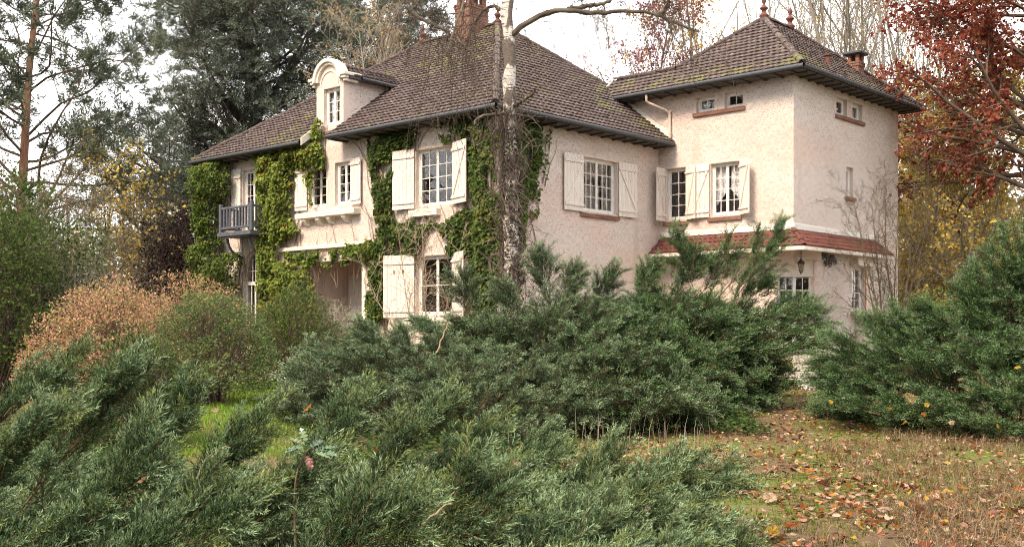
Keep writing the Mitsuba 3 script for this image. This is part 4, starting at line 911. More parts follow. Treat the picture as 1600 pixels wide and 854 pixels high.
juniper('juniper', 'dark green juniper on the right sprinkled with orange leaves', [(6.95, 17.4, 1.8, 2.2, 1.5), (9.1, 18.2, 2.0, 2.4, 2.5), (5.95, 16.9, .9, 1.1, .85), (8.2, 15.9, 1.9, 1.5, 1.3), (7.1, 15.5, 1.3, .9, .7), (9.6, 16.2, 1.6, 1.5, 1.3), (9.2, 15.1, 1.8, .9, .65)],
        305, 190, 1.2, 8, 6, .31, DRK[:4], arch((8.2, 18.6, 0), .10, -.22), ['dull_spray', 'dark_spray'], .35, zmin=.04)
extra('juniper_003', [(1100, 480, 1226, 352, 20.2), (1130, 480, 1226, 362, 20.1), (1080, 440, 1054, 360, 20.3), (1170, 520, 1285, 482, 19.8), (1190, 520, 1300, 500, 19.6), (1140, 520, 1255, 470, 20), (1150, 530, 1270, 478, 19.9), (1150, 560, 1280, 520, 19.6), (1190, 560, 1285, 535, 19.4), (1100, 450, 1150, 385, 20.5), (1060, 450, 1100, 392, 20.5), (990, 470, 1030, 408, 20.2), (1150, 480, 1215, 428, 20.4)], .32, DRK, 1, seed=2)
extra('juniper_002', [(860, 470, 836, 386, 18.8), (880, 470, 908, 410, 18.8), (740, 490, 712, 418, 18.9), (930, 480, 962, 416, 19), (800, 480, 770, 440, 18.6), (690, 520, 640, 505, 18)], .31, MID, 1, seed=3)
extra('juniper_001', [(560, 560, 470, 545, 17), (540, 600, 445, 585, 16.4), (600, 540, 540, 512, 17.2), (640, 560, 610, 510, 17)], .30, MID, 1, seed=4)
extra('juniper_004', [(1400, 590, 1266, 560, 16.6), (1420, 570, 1285, 525, 16.8), (1440, 560, 1340, 500, 17), (1400, 620, 1262, 600, 16.4), (1430, 650, 1285, 630, 16), (1500, 520, 1420, 478, 17.3), (1600, 480, 1530, 395, 17.8), (1640, 480, 1560, 362, 18), (1640, 440, 1600, 342, 18.2), (1560, 520, 1480, 438, 17.6), (1580, 500, 1505, 422, 17.8), (1450, 560, 1380, 486, 17.2)], .31, DRK[:4], 1, seed=5)
extra('juniper', [(-60, 690, 140, 562, 7.2), (60, 740, 240, 572, 6.6), (200, 770, 330, 592, 6.4), (270, 790, 440, 650, 6.9), (440, 760, 590, 622, 7.4), (550, 750, 730, 638, 7.8), (640, 760, 795, 672, 8.0), (760, 780, 890, 696, 8.0), (860, 800, 1000, 706, 8.0), (940, 805, 1100, 726, 8.0), (950, 820, 1185, 742, 8.0), (-60, 800, 110, 640, 5.6), (40, 880, 280, 700, 5.2), (300, 880, 520, 720, 5.4), (600, 880, 830, 745, 5.8), (820, 880, 1060, 770, 6.6), (900, 890, 1110, 800, 7.0), (160, 900, 420, 770, 4.6), (450, 900, 700, 790, 4.8)], .30, ['near_spray'] * 4 + ['olive_spray'], 1, 8, 9, 22, seed=6)
# ---------------------------------------------------------------- ivy on the walls
def onface(face, u, v, d=.1):
    """Where the sight line through the photo's pixel meets a wall of the villa: (u, z) on that face."""
    cx, cy = -HO @ HX, -HO @ HY
    r = np.array([(u - 800) / FOC, 1.0, (HOR - v) / FOC]); rx, ry = r @ HX, r @ HY
    if face == 'front': t = (-d - cy) / ry; return cx + t * rx, CAM_Z + t * r[2]
    t = (d - cx) / rx; return cy + t * ry, CAM_Z + t * r[2]
def tone(rg, P, C):
    """Whole clumps of younger or autumn leaves among the rest."""
    q = meshkit.fbm(P * 1.7 + 3, 3, 5); C = C * (.7 + .6 * meshkit.fbm(P * 2.9, 2, 8))[:, None]; a = ((q > .60) & (rg.uniform(0, 1, len(P)) < .25))[:, None]
    return np.clip(np.where(a, C * [1.6, .95, .9], C), .01, .9)
def ivy(label, polys, seed, dens, thick, cols, weights=None, size=.085, stems=20, group=None, rag=.16):
    rg = np.random.default_rng(seed); t = thing('ivy', label, 'ivy', group)
    lv, st = [], []
    for face, px, th in polys:
        pl = np.array([onface(face, *q) for q in px]); pg = Polygon(pl).buffer(0)
        x0, z0, x1, z1 = pg.bounds
        n = int(pg.area * dens * (1 + th)); q = rg.uniform((x0 - .3, z0 - .3), (x1 + .3, z1 + .3), (n * 4, 2))
        big = pg.buffer(.25); import shapely
        sd = shapely.distance(shapely.points(q), shapely.boundary(pg)); ins = shapely.contains_xy(pg, q[:, 0], q[:, 1]); sd = np.where(ins, sd, -sd)
        nz = meshkit.fbm(np.stack([q[:, 0] * 2.6, q[:, 1] * 2.0, q[:, 0] * 0 + seed], -1), 3, seed) - .5
        ok = sd + nz * rag * 2.6 > .02
        hole = meshkit.fbm(np.stack([q[:, 0] * 3.7 + 9, q[:, 1] * 3.1, q[:, 0] * 0], -1), 2, seed + 1)
        ok &= hole > .33
        q, nz, sd, hole = q[ok][:n], nz[ok][:n], sd[ok][:n], hole[ok][:n]
        n = len(q)
        bulge = (.35 + np.clip(sd * 1.6, 0, .65)) * (.4 + 1.3 * np.clip(hole, .2, .8))
        d = .02 + thick * th * bulge * rg.uniform(.15, 1, n) ** .6 + .05 * rg.uniform(0, 1, n)
        out = np.array([0, 1.0, 0])
        D = unit(np.stack([rg.normal(0, .55, n), rg.normal(.35, .3, n), -np.abs(rg.normal(.8, .4, n))], 1)); N = unit(np.stack([rg.normal(0, .35, n), np.full(n, 1.0), rg.normal(.45, .35, n)], 1))
        P = np.stack([q[:, 0], d, q[:, 1]], 1); sz = size * rg.uniform(.6, 1.35, n)
        V, F, C = cards(P, D, N, sz, sz * .95, tone(rg, P, shade_col(rg, n, cols, weights, .16)), wide=.38)
        V, F = W(fmap(face, (V, F))); lv.append((V, F, C))
        m = max(3, int(stems * pg.area / 3.2)); s0 = q[rg.integers(0, n, m)]
        L = rg.uniform(.8, 2.2, m)
        A = polyline(rg, np.stack([s0[:, 0], np.full(m, .025), s0[:, 1] - L * .5], 1), np.stack([rg.normal(0, .2, m), np.zeros(m), np.ones(m)], 1), L, 8, .16, (0, 0, .05)); A[..., 1] = .02 + .02 * rg.uniform(0, 1, A.shape[:2])
        v, f = tubes(A, np.linspace(.015, .005, 9)[None].repeat(m, 0), 4); st.append(W(fmap(face, (v, f))))
    leafset(t, 'foliage', lv)
    v, f = cat(st); k = add('stem', (v, f), 'bark_paint', t, smooth=True, color=np.tile([[.17, .12, .085]], (len(v), 1))); labels[k] = {'kind': 'stuff'}
    return t
IG = [(0.085, 0.130, 0.032), (0.125, 0.175, 0.042), (0.20, 0.245, 0.065), (0.05, 0.08, 0.025)]
IY = [(0.155, 0.205, 0.042), (0.21, 0.26, 0.06), (0.10, 0.145, 0.035), (0.28, 0.30, 0.085)]
IDK = [(0.05, 0.082, 0.026), (0.082, 0.125, 0.036), (0.135, 0.18, 0.05), (0.035, 0.055, 0.022)]
ivy('bushy ivy covering the far end of the front wall beside the balcony', [('front', [(322, 255), (366, 250), (365, 300), (348, 330), (350, 375), (362, 385), (382, 400), (378, 500), (372, 540), (338, 540), (330, 480), (325, 380), (322, 300)], 1.0)], 401, 620, .95, IG, (4, 4, 3, 2))
ivy('bright yellow-green ivy between the balcony and the double windows', [('front', [(398, 240), (420, 232), (490, 218), (496, 192), (504, 188), (506, 262), (492, 262), (492, 322), (484, 322), (482, 262), (462, 262), (462, 345), (475, 360), (437, 388), (440, 402), (490, 408), (489, 440), (505, 520), (415, 540), (410, 480), (409, 420), (407, 360), (408, 300), (404, 262)], .8)], 402, 640, .5, IY, (3, 4, 3, 2))
ivy('ivy fringe hanging over the loggia opening', [('front', [(437, 394), (510, 386), (590, 376), (604, 402), (575, 410), (560, 406), (530, 412), (490, 416), (440, 408)], .7)], 403, 620, .4, IG, (4, 4, 2, 2))
ivy('dark ivy around the shuttered windows right of the double windows', [('front', [(574, 215), (655, 198), (652, 226), (617, 236), (613, 330), (604, 400), (604, 500), (572, 515), (578, 410), (588, 370), (584, 320), (576, 260)], .5), ('front', [(613, 332), (632, 340), (690, 342), (733, 320), (745, 335), (745, 400), (700, 400), (692, 370), (672, 346), (655, 398), (606, 402)], .45)], 404, 640, .4, IDK, (3, 4, 3, 2), stems=60)
ivy('dense ivy wrapping the front corner of the villa behind the birch', [('front', [(676, 192), (775, 172), (782, 300), (782, 480), (740, 490), (732, 400), (742, 330), (735, 300), (735, 224), (712, 214), (690, 226)], .6),
     ('side', [(784, 182), (842, 186), (846, 240), (835, 300), (822, 360), (822, 440), (784, 445)], .45), ('side', [(838, 195), (848, 190), (842, 330), (832, 345)], .3), ('side', [(855, 205), (862, 205), (856, 262), (838, 322), (834, 318), (850, 255)], .3)], 405, 640, .4, IDK, (2, 4, 4, 1), stems=50)

# ---------------------------------------------------------------- the birch before the house
rg = np.random.default_rng(501)
BY = 21.6
bi = thing('birch', 'white barked birch standing in front of the villa with weeping leafless twigs', 'tree')
tp = np.array([at(801, 545, BY), at(799, 470, BY), at(798, 380, BY), at(799, 300, BY), at(798, 200, BY), at(797, 120, BY), at(794, 40, BY), at(792, -60, BY), at(790, -180, BY), at(797, -330, BY), at(792, -520, BY)])
tp[0, 2] = 0
from scipy.interpolate import CubicSpline
ts = np.linspace(0, 1, len(tp)); tt = np.linspace(0, 1, 46); TP = CubicSpline(ts, tp)(tt); TP[:, :2] += .018 * rg.normal(size=(46, 2))
v, f = tubes(TP[None], (np.interp(tt, [0, .08, .3, .6, .75, 1], [.22, .155, .135, .12, .085, .02]) * (1 + .05 * rg.normal(size=46)))[None], 14); add('trunk', (v, f), 'birch_bark', bi, smooth=True)
def limb(px, r0, r1, name='limb', Y0=BY, Y1=BY, n=26):
    p = np.array([at(u, w, Y0 + (Y1 - Y0) * i / (len(px) - 1)) for i, (u, w) in enumerate(px)]); q = CubicSpline(np.linspace(0, 1, len(p)), p)(np.linspace(0, 1, n)); q += .012 * rg.normal(size=q.shape)
    v, f = tubes(q[None], np.linspace(r0, r1, n)[None] * (1 + .08 * rg.normal(size=n))[None], 8)
    c = np.where(meshkit.noise(v * 7)[:, None] > .5, [[.16, .14, .11]], [[.09, .075, .06]]) * (.8 + .4 * meshkit.noise(v * 20)[:, None])
    add(name, (v, f), 'bark_paint', bi, smooth=True, color=c); return q
l1 = limb([(800, 62), (812, 44), (850, 22), (880, 16), (912, 19), (945, 19), (985, 18), (1028, 24), (1060, 38), (1092, 48)], .065, .022, Y1=BY - .8)
l2 = limb([(888, 16), (915, 10), (945, 4), (972, -8)], .06, .025); l3 = limb([(1026, 24), (1040, 12), (1046, 0), (1056, -20)], .055, .02, Y0=BY - .6, Y1=BY - .9)
ups = [l1, l2, l3]
for px, Y1 in (([(790, -40), (750, -70), (700, -60), (668, -20), (640, 18)], BY - .5), ([(792, -120), (740, -190), (690, -180), (640, -110)], BY + 1.2), ([(788, -10), (765, -30), (735, -15), (712, 40), (700, 60)], BY - 1.0), ([(792, -90), (830, -160), (880, -170), (930, -120)], BY + 1.5), ([(792, -160), (860, -260), (960, -250), (1040, -160)], BY - 1.4),
               ([(790, -200), (720, -290), (640, -260), (590, -170)], BY - 1.6), ([(795, -240), (830, -320), (900, -320), (950, -260)], BY - 2.0), ([(790, 30), (770, 10), (745, 30), (730, 75)], BY + 1), ([(640, 18), (668, 34), (690, 44), (712, 60), (728, 78)], BY - .6), ([(796, 175), (780, 178), (755, 182), (742, 195)], BY - .9), ([(800, 170), (815, 158), (828, 150), (836, 138)], BY - .8)):
    ups.append(limb(px, .045, .014, Y1=Y1, n=18))
# weeping twigs
H, HR = [], []
def weep(src, n, l0, l1_, t0=.1):
    p, tg = along(rg, np.asarray(src)[None], n, t0, 1.0)
    d = unit(tg * .5 + rdir(rg, n) * .8 + [0, 0, -.2]); L = rg.uniform(l0, l1_, n)
    return polyline(rg, p, d, L, 12, .10, (0, 0, -.42)), L
tw = []
for i, s in enumerate(ups):
    n, a, b = (50, .4, 1.7) if i == 0 else (18, .3, 1.3) if i in (1, 2) else (26, .8, 2.9)
    if i in (12, 13): n, a, b = 10, .3, 1.0
    Q, L = weep(s, n, a, b); tw.append((Q, L))
PQ = np.concatenate([q for q, _ in tw]); PL = np.concatenate([l for _, l in tw])
R0 = np.full((len(PQ), 1), .0062) * np.linspace(1, .5, 13)[None]
K1, KR, KL = kids(rg, PQ, R0, PL, 7, .1, 1.0, 38, .34, 5, .14, (0, 0, -.25), .7, 0, .4, .0035)
k = bark(bi, 'twigs', [(PQ, R0, 4), (K1, KR, 3)], ((0.06, 0.045, 0.04), (0.12, 0.095, 0.08)), rg); labels[k] = {'kind': 'stuff'}
p, tg = along(rg, K1, 5, .1, 1.0); n = len(p); sz = rg.uniform(.018, .04, n)
leafset(bi, 'catkins', [cards(p, unit(rdir(rg, n) * .6 + [0, 0, -1]), rdir(rg, n), sz, sz * .5, shade_col(rg, n, [(0.10, 0.07, 0.05), (0.16, 0.12, 0.06), (0.07, 0.05, 0.045)]))], 'needle_paint')
cr = thing('creeper', 'dead brown creeper and ivy stems matted round the lower birch trunk', 'creeper')
m = 420; zz = rg.uniform(0, 1, m) ** .8; tz = 1.0 + zz * 5.0
ctr = np.stack([np.interp(tz, TP[:, 2], TP[:, 0]), np.interp(tz, TP[:, 2], TP[:, 1]), tz], 1); a = rg.uniform(0, 2 * np.pi, m)
o = np.stack([np.cos(a), np.sin(a), 0 * a], 1); A = polyline(rg, ctr + o * rg.uniform(.13, .18, m)[:, None], unit(o * .25 + rdir(rg, m) * .5 + np.stack([-np.sin(a) * .4, np.cos(a) * .4, rg.choice([-1, 1], m)], 1)), rg.uniform(.3, 1.1, m), 8, .25, (0, 0, -.06))
k = bark(cr, 'stems', [(A, np.linspace(.009, .004, 9)[None].repeat(m, 0), 4)], ((0.08, 0.06, 0.05), (0.20, 0.16, 0.135)), rg); labels[k] = {'kind': 'stuff'}
n = 3400; tz = 1.0 + rg.uniform(0, 1, n) * 4.6; a = rg.uniform(0, 2 * np.pi, n); ctr = np.stack([np.interp(tz, TP[:, 2], TP[:, 0]), np.interp(tz, TP[:, 2], TP[:, 1]), tz], 1)
rr = .135 + .08 * rg.uniform(0, 1, n) ** 1.5 + .05 * (meshkit.noise(np.stack([tz * 3, a, a * 0], -1)) - .4)
o = np.stack([np.cos(a), np.sin(a), 0 * a], 1); sz = rg.uniform(.03, .075, n)
leafset(cr, 'foliage', [cards(ctr + o * rr[:, None], unit(rdir(rg, n) + [0, 0, -.8]), o + .5 * rdir(rg, n), sz, sz * .7, shade_col(rg, n, [(0.10, 0.08, 0.07), (0.15, 0.12, 0.10), (0.06, 0.048, 0.042), (0.08, 0.10, 0.035)], (4, 3, 3, 1.2)))])

# ---------------------------------------------------------------- shrubs
def bush(name, label, c, rx, ry, h, n, cols, seed, size=.05, cat_='shrub', wts=None, twig=60, twc=BROWN, flat=1.0, asp=.6, clump=.36, low=.0, mat='leaf_paint', outw=.5, group=None, tw_r=.008, inner=.5):
    rg = np.random.default_rng(seed); t = thing(name, label, cat_, group); c = np.array([c[0], c[1], float(gz(c[0], c[1]))])
    d = rdir(rg, n * 3); d[:, 2] = np.abs(d[:, 2]) * (1 - low) - low * .3; d = unit(d)
    lump = .72 + .56 * meshkit.fbm(d * 2.6 + seed, 3, seed)
    rad = (inner + (1 - inner) * rg.uniform(0, 1, n * 3) ** .5) * lump
    P = c + np.array([0, 0, .12 * h]) + d * rad[:, None] * [rx, ry, h * .88]
    keep = meshkit.fbm(P * 2.4 / max(rx, .6), 3, seed + 3) > clump
    P, d = P[keep][:n], d[keep][:n]; P[:, 2] = np.maximum(P[:, 2], gz(P[:, 0], P[:, 1]) + .02); m = len(P); sz = size * rg.uniform(.6, 1.35, m)
    leafset(t, 'foliage', [cards(P, unit(rdir(rg, m) + d * outw + [0, 0, .1]), rdir(rg, m) + d * .4 + [0, 0, .7], sz, sz * asp, shade_col(rg, m, cols, wts, .16))], mat)
    e = rdir(rg, twig); e[:, 2] = np.abs(e[:, 2]) + .25; e = unit(e)
    lz = .7 + .5 * meshkit.fbm(e * 2.6 + seed, 3, seed)
    tip = c + np.array([0, 0, .1 * h]) + e * lz[:, None] * [rx, ry, h * .9]; b0 = c + rg.normal(0, .12, (twig, 3)) * [rx, ry, 0]
    s = np.linspace(0, 1, 7)[None, :, None]; A = b0[:, None] * (1 - s) + tip[:, None] * s; A[..., 2] += .12 * h * np.sin(s[..., 0] * np.pi); A[:, 1:] += .03 * rg.normal(size=A[:, 1:].shape) * rx
    RA = np.linspace(1, .35, 7)[None].repeat(twig, 0) * tw_r * 1.8
    B, RB, LB = kids(rg, A, RA, np.linalg.norm(tip - b0, axis=1), 6, .3, 1, 40, .35, 4, .15, (0, 0, .05), .6, 0, .3, tw_r * .5)
    k = bark(t, 'stems', [(A, RA, 4), (B, RB, 3)], twc, rg); labels[k] = {'kind': 'stuff'}
    return t
xy = lambda u, Y: (at(u, 0, Y)[0], Y)
RUS = [(0.506, 0.275, 0.198), (0.572, 0.352, 0.231), (0.396, 0.308, 0.132), (0.242, 0.253, 0.099)]
bush('shrub', 'russet pink autumn shrub left of the arched window', xy(175, 22.5), 1.9, 1.5, 2.45, 17000, RUS, 601, .055, wts=(4, 3, 3, 2), twig=90)
bush('shrub', 'russet shrub touching the foot of the ivy at the far end of the front wall', xy(300, 24.5), 1.5, 1.2, 2.6, 10000, RUS, 602, .055, wts=(3, 2, 3, 2.5), twig=60)
HOL = [(0.075, 0.127, 0.051), (0.127, 0.186, 0.068), (0.203, 0.237, 0.085), (0.338, 0.237, 0.101)]
bush('shrub', 'dark green small leaved shrub in front of the russet shrubs', xy(330, 20.5), 1.35, 1.1, 2.15, 15000, HOL, 603, .05, wts=(4, 4, 2, .5), twig=80)
bush('shrub', 'green shrub below the loggia', xy(465, 22.5), 1.15, 1.0, 2.25, 13000, [(0.07, 0.105, 0.035), (0.11, 0.15, 0.05), (0.16, 0.18, 0.06), (0.045, 0.075, 0.025)], 604, .05, twig=70)
bush('shrub', 'pale feathery shrub tips in front of the loggia opening', xy(528, 24), .55, .5, 2.15, 1800, [(0.20, 0.21, 0.10), (0.26, 0.25, 0.14)], 605, .045, twig=60, asp=.4, twc=PALE, tw_r=.005)
bush('shrub', 'low dark shrub below the loggia floor', xy(560, 23), .9, .7, 1.5, 6000, HOL, 606, .05, twig=40)
bush('yew', 'low rounded dark yew on the left behind the front juniper', xy(214, 14.6), .74, .62, 1.5, 15000, [(0.034, 0.06, 0.02), (0.06, 0.095, 0.03), (0.11, 0.15, 0.04)], 607, .07, asp=.16, twig=60, mat='needle_paint', outw=1.2, clump=.40)
GG = [(0.163, 0.177, 0.095), (0.088, 0.119, 0.048), (0.258, 0.252, 0.170), (0.041, 0.065, 0.020)]
bush('shrub', 'tall grey-green twiggy shrub at the left edge', xy(60, 26), 2.3, 2.0, 4.3, 17000, GG, 610, .095, wts=(4, 4, 2, 4), twig=60, twc=GREY, clump=.43, low=.1)
bush('shrub', 'grey-green shrub between the left edge and the purple shrub', xy(130, 28), 1.7, 1.6, 3.3, 12000, GG, 611, .09, wts=(4, 3, 3, 3), twig=60, twc=GREY, clump=.44)
bush('shrub', 'bright green ivy clad shrub under the pine trunk', xy(25, 29.5), 1.7, 1.6, 5.6, 14000, [(0.08, 0.155, 0.035), (0.13, 0.21, 0.05), (0.05, 0.09, 0.025)], 612, .11, twig=40, clump=.43)
bush('shrub', 'dark green leafy shrub cut by the left edge before the grey-green one', xy(0, 24), 1.4, 1.3, 4.4, 12000, [(0.05, 0.085, 0.026), (0.08, 0.12, 0.036), (0.12, 0.155, 0.05)], 613, .085, twig=50)
PUR = [(0.05, 0.028, 0.034), (0.075, 0.045, 0.05), (0.035, 0.022, 0.026), (0.10, 0.07, 0.06)]
for i, (u, Y, hh, lab) in enumerate(((246, 37, 5.2, 'dark purple leaved shrub left of the villa'), (290, 37.5, 5.9, 'taller dark purple shrub close to the ivy end of the villa'))):
    bush('purple_shrub', lab, xy(u, Y), 1.15, 1.1, hh, 10000, PUR, 615 + i, .085, twig=70, clump=.40)
tree('yellow_tree', 'small tree with golden leaves between pine and cedar', 'tree', (*xy(165, 36), 0), 6.6, .1, 621, BROWN, [(0.62, 0.46, 0.12), (0.52, 0.38, 0.10), (0.33, 0.30, 0.12)], n1=18, n2=9, n3=6, a1=50, ratio1=.45, t1=.2, leaves=2, lsz=.12, rmin=.006)
tree('bare_tree', 'twiggy brown tree with arching branches below the pine', 'tree', (*xy(110, 31), 0), 6.4, .09, 622, BROWN, [(0.20, 0.17, 0.08), (0.14, 0.13, 0.06)], n1=20, n2=9, n3=7, a1=58, ratio1=.5, t1=.2, trop1=-.02, leaves=2, lsz=.06, rmin=.006, stems=3, stem_spread=.25)
tree('bare_tree', 'thin bare tree leaning against the cedar on its left side', 'tree', (*xy(215, 42), 0), 7.2, .08, 623, BROWN, [(0.30, 0.24, 0.10), (0.2, 0.16, 0.08)], n1=18, n2=8, n3=6, a1=55, ratio1=.5, t1=.2, leaves=1, lsz=.07, rmin=.007, stems=2, stem_spread=.2)
bush('shrub', 'light green shrub at the foot of the tower wall on the right', xy(1450, 33.5), 1.5, 1.2, 2.6, 9000, [(0.17, 0.21, 0.06), (0.24, 0.27, 0.08), (0.12, 0.16, 0.05)], 630, .085, twig=50)
bush('shrub', 'yellow leaved bush behind the tower corner', xy(1440, 38), 1.3, 1.3, 4.6, 6000, [(0.42, 0.31, 0.06), (0.32, 0.26, 0.06), (0.5, .36, .07)], 631, .09, twig=60, clump=.44)
bush('shrub', 'small green shrub with yellowing leaves beside the steps', xy(1195, 22.6), .75, .6, 1.15, 4200, [(0.08, 0.11, 0.035), (0.13, 0.16, 0.05), (0.24, .22, .06)], 632, .055, twig=40)
# bare climbers
def thin_shrub(name, label, b, h, seed, cols, stems, spread, r0, n1=8, lean=(0, 0, 0), leaf=None):
    tree(name, label, 'shrub', b, h, r0, seed, cols, leaf, n1=n1, n2=5, n3=4, a1=34, ratio1=.35, t1=.2, trop1=.1, leaves=1 if leaf else 0, lsz=.04, stems=stems, stem_spread=spread, rmin=.0065, lean=lean, lt0=.6)
thin_shrub('bare_shrub', 'leafless lilac like shrub against the right tower wall', (*xy(1392, 29.6), .2), 5.7, 640, ((0.055, 0.042, 0.032), (0.12, 0.10, 0.07)), 7, .13, .045, 12, (-.06, 0, 0), [(0.12, 0.08, 0.05)])
thin_shrub('climbing_rose', 'pale leafless climbing stems in front of the lower shuttered window', (*xy(672, 27.6), .2), 4.2, 641, ((0.30, 0.22, 0.16), (0.44, 0.36, 0.28)), 6, .20, .024, 7, (-.05, 0, 0))
# woods further off, seen between and below the trees
rg = np.random.default_rng(650); far = []; wood = say(key_for('far_wood'), 'pale autumn wood closing the view behind the garden', 'wood', kind='stuff')
P, C = [], []
tr = []
for i in range(150):
    x = rg.uniform(-75, 75); y = rg.uniform(64, 92); hgt = rg.uniform(7, 12) if x < 3 else rg.uniform(9, 15); n = 650; th = rg.normal(size=(n, 3)); th = unit(th) * rg.uniform(.3, 1, (n, 1)) ** .5
    P.append(np.array([x, y, hgt * .52]) + th * [2.8, 2.8, hgt * .5]); k = rg.integers(4)
    C.append(shade_col(rg, n, [[(0.34, 0.27, 0.13), (0.24, 0.19, 0.11)], [(0.24, 0.19, 0.14), (0.3, 0.25, 0.19)], [(0.42, 0.31, 0.10), (0.3, 0.24, 0.1)], [(0.16, 0.15, 0.09), (0.22, 0.19, 0.13)]][k]))
    tr.append(polyline(rg, np.array([[x, y, 0]]), np.array([[0, 0, 1.0]]), np.array([hgt]), 6, .05, (0, 0, 0)))
P, C = np.vstack(P), np.vstack(C); n = len(P); sz = rg.uniform(.3, .6, n)
V, F, C = cards(P, rdir(rg, n), rdir(rg, n), sz, sz * .6, C)
tv, tf = tubes(np.concatenate(tr), np.linspace(.16, .04, 7)[None].repeat(150, 0), 5)
scene[wood] = mikit.ply((np.vstack([V, tv]), np.vstack([F, tf + len(V)])), 'leaf_paint', color=np.vstack([C, np.tile([[.16, .14, .12]], (len(tv), 1))]))
# ---------------------------------------------------------------- lawn, litter, dry grass
rg = np.random.default_rng(700)
def blades(x, y, h, w, col, bend=.5):
    n = len(x); z = gz(x, y); a = rg.uniform(0, 2 * np.pi, n); d = np.stack([np.cos(a), np.sin(a), 0 * a], 1)
    b = np.stack([x, y, z - .01], 1); s = np.stack([-np.sin(a), np.cos(a), 0 * a], 1) * w[:, None] * .5
    m = b + d * (h * bend * .35)[:, None] + np.array([0, 0, 1.0]) * (h * .6)[:, None]; t = b + d * (h * bend)[:, None] + np.array([0, 0, 1.0]) * h[:, None] * (1 - .3 * bend)
    V = np.stack([b - s, b + s, m + s * .7, m - s * .7, t], 1).reshape(-1, 3); o = np.arange(n)[:, None, None] * 5
    return V, (np.array([[0, 1, 2], [0, 2, 3], [3, 2, 4]])[None] + o).reshape(-1, 3), np.repeat(col, 5, 0)
def stuff(name, label, cat_, V, F, C, mat='leaf_paint'):
    k = add(name, (V, F), mat, color=C); say(k, label, cat_, kind='stuff'); return k
n = 36000; x, y = rg.uniform(-8.5, -2.0, n), rg.uniform(13.5, 29, n)
k = (x / y > -.31) & (x / y < -.185); x, y = x[k], y[k]; n = len(x)
stuff('lawn_grass', 'bright green lawn glimpsed behind the front juniper', 'grass', *blades(x, y, rg.uniform(.06, .13, n), np.full(n, .014), shade_col(rg, n, [(0.13, 0.24, 0.03), (0.18, 0.30, 0.04), (0.22, 0.30, 0.06)])))
n = 70000; y = 6.5 + 20 * rg.uniform(0, 1, n) ** 1.6; x = rg.uniform(-.35, .62, n) * y + .3
gmask = meshkit.fbm(np.stack([x * .9, y * .9, x * 0], -1), 3, 9); keep = (gmask + .11 * (x / y < .36) - .05 * (y > 13)) > .42; x, y = x[keep], y[keep]; n = len(x)
stuff('moss_grass', 'short yellow-green grass and moss showing between fallen leaves', 'grass', *blades(x, y, rg.uniform(.025, .07, n), np.full(n, .010), shade_col(rg, n, [(0.11, 0.155, 0.022), (0.17, 0.21, 0.035), (0.075, 0.11, 0.02)])))
n = 22000; y = 7 + 9 * rg.uniform(0, 1, n) ** 1.2; x = y * rg.uniform(.18, .56, n)
gm = meshkit.fbm(np.stack([x * .7, y * .7, x * 0], -1), 3, 14); keep = (gm + .30 * np.clip((x / y - .34) / .12, -1, .6) + .05 * (y > 11)) > .55; x, y = x[keep], y[keep]; n = len(x)
stuff('dry_grass', 'bleached dry grass stalks in front of the right juniper', 'grass', *blades(x, y, rg.uniform(.07, .20, n) * (1 + .4 * (rg.uniform(0, 1, n) > .93)), np.full(n, .006), shade_col(rg, n, [(0.25, 0.17, 0.11), (0.34, 0.25, 0.17), (0.16, 0.11, 0.07), (0.13, 0.13, 0.05)]), .8))
n = 130; x, y = rg.uniform(-.4, 2.6, n), rg.uniform(13.2, 16.4, n)
stuff('weed_stalks', 'pale dry weed stalks before the dark gap under the junipers', 'weeds', *blades(x, y, rg.uniform(.25, .6, n), np.full(n, .007), shade_col(rg, n, [(0.40, 0.33, 0.28), (0.30, 0.24, 0.18)]), .3))
n = 6500; x, y = rg.uniform(.6, 3.7, n), rg.uniform(14.5, 19, n)
k = (meshkit.fbm(np.stack([x, y, x * 0], -1), 2, 4) > .42) & (y > 15.5 - .3 * x + 1.0); x, y = x[k], y[k]
x2, y2 = rg.uniform(-7, .8, 17000), rg.uniform(9.5, 16.5, 17000); k = ((x2 / y2 < -.30) | (x2 / y2 > -.195)); x, y = np.append(x, x2[k]), np.append(y, y2[k]); n = len(x)
P = np.stack([x, y, gz(x, y) + rg.uniform(.02, .16, n)], 1); sz = rg.uniform(.04, .09, n)
stuff('ground_ivy', 'dark green creeping ivy carpeting the ground between and under the junipers', 'ground cover', *cards(P, unit(rdir(rg, n) * [1, 1, .3]), rdir(rg, n) * .5 + [0, 0, 1], sz, sz * .9, shade_col(rg, n, [(0.035, 0.065, 0.022), (0.055, 0.095, 0.03), (0.08, 0.12, 0.035)])))
LEAF = {'orange': (0.390, 0.164, 0.039), 'rust brown': (0.203, 0.070, 0.027), 'dark brown': (0.086, 0.039, 0.023), 'pale tan': (0.429, 0.312, 0.218), 'yellow': (0.429, 0.281, 0.055), 'pinkish brown': (0.359, 0.203, 0.140)}
LC = np.array(list(LEAF.values()))
n = 17000; y = 6.8 + 20 * rg.uniform(0, 1, n) ** 1.5; x = rg.uniform(.0, .60, n) * y + .1
k = (meshkit.fbm(np.stack([x * .8, y * .8, x * 0], -1), 3, 21) > .33 - .05 * (y > 9)); x, y = x[k], y[k]; n = len(x)
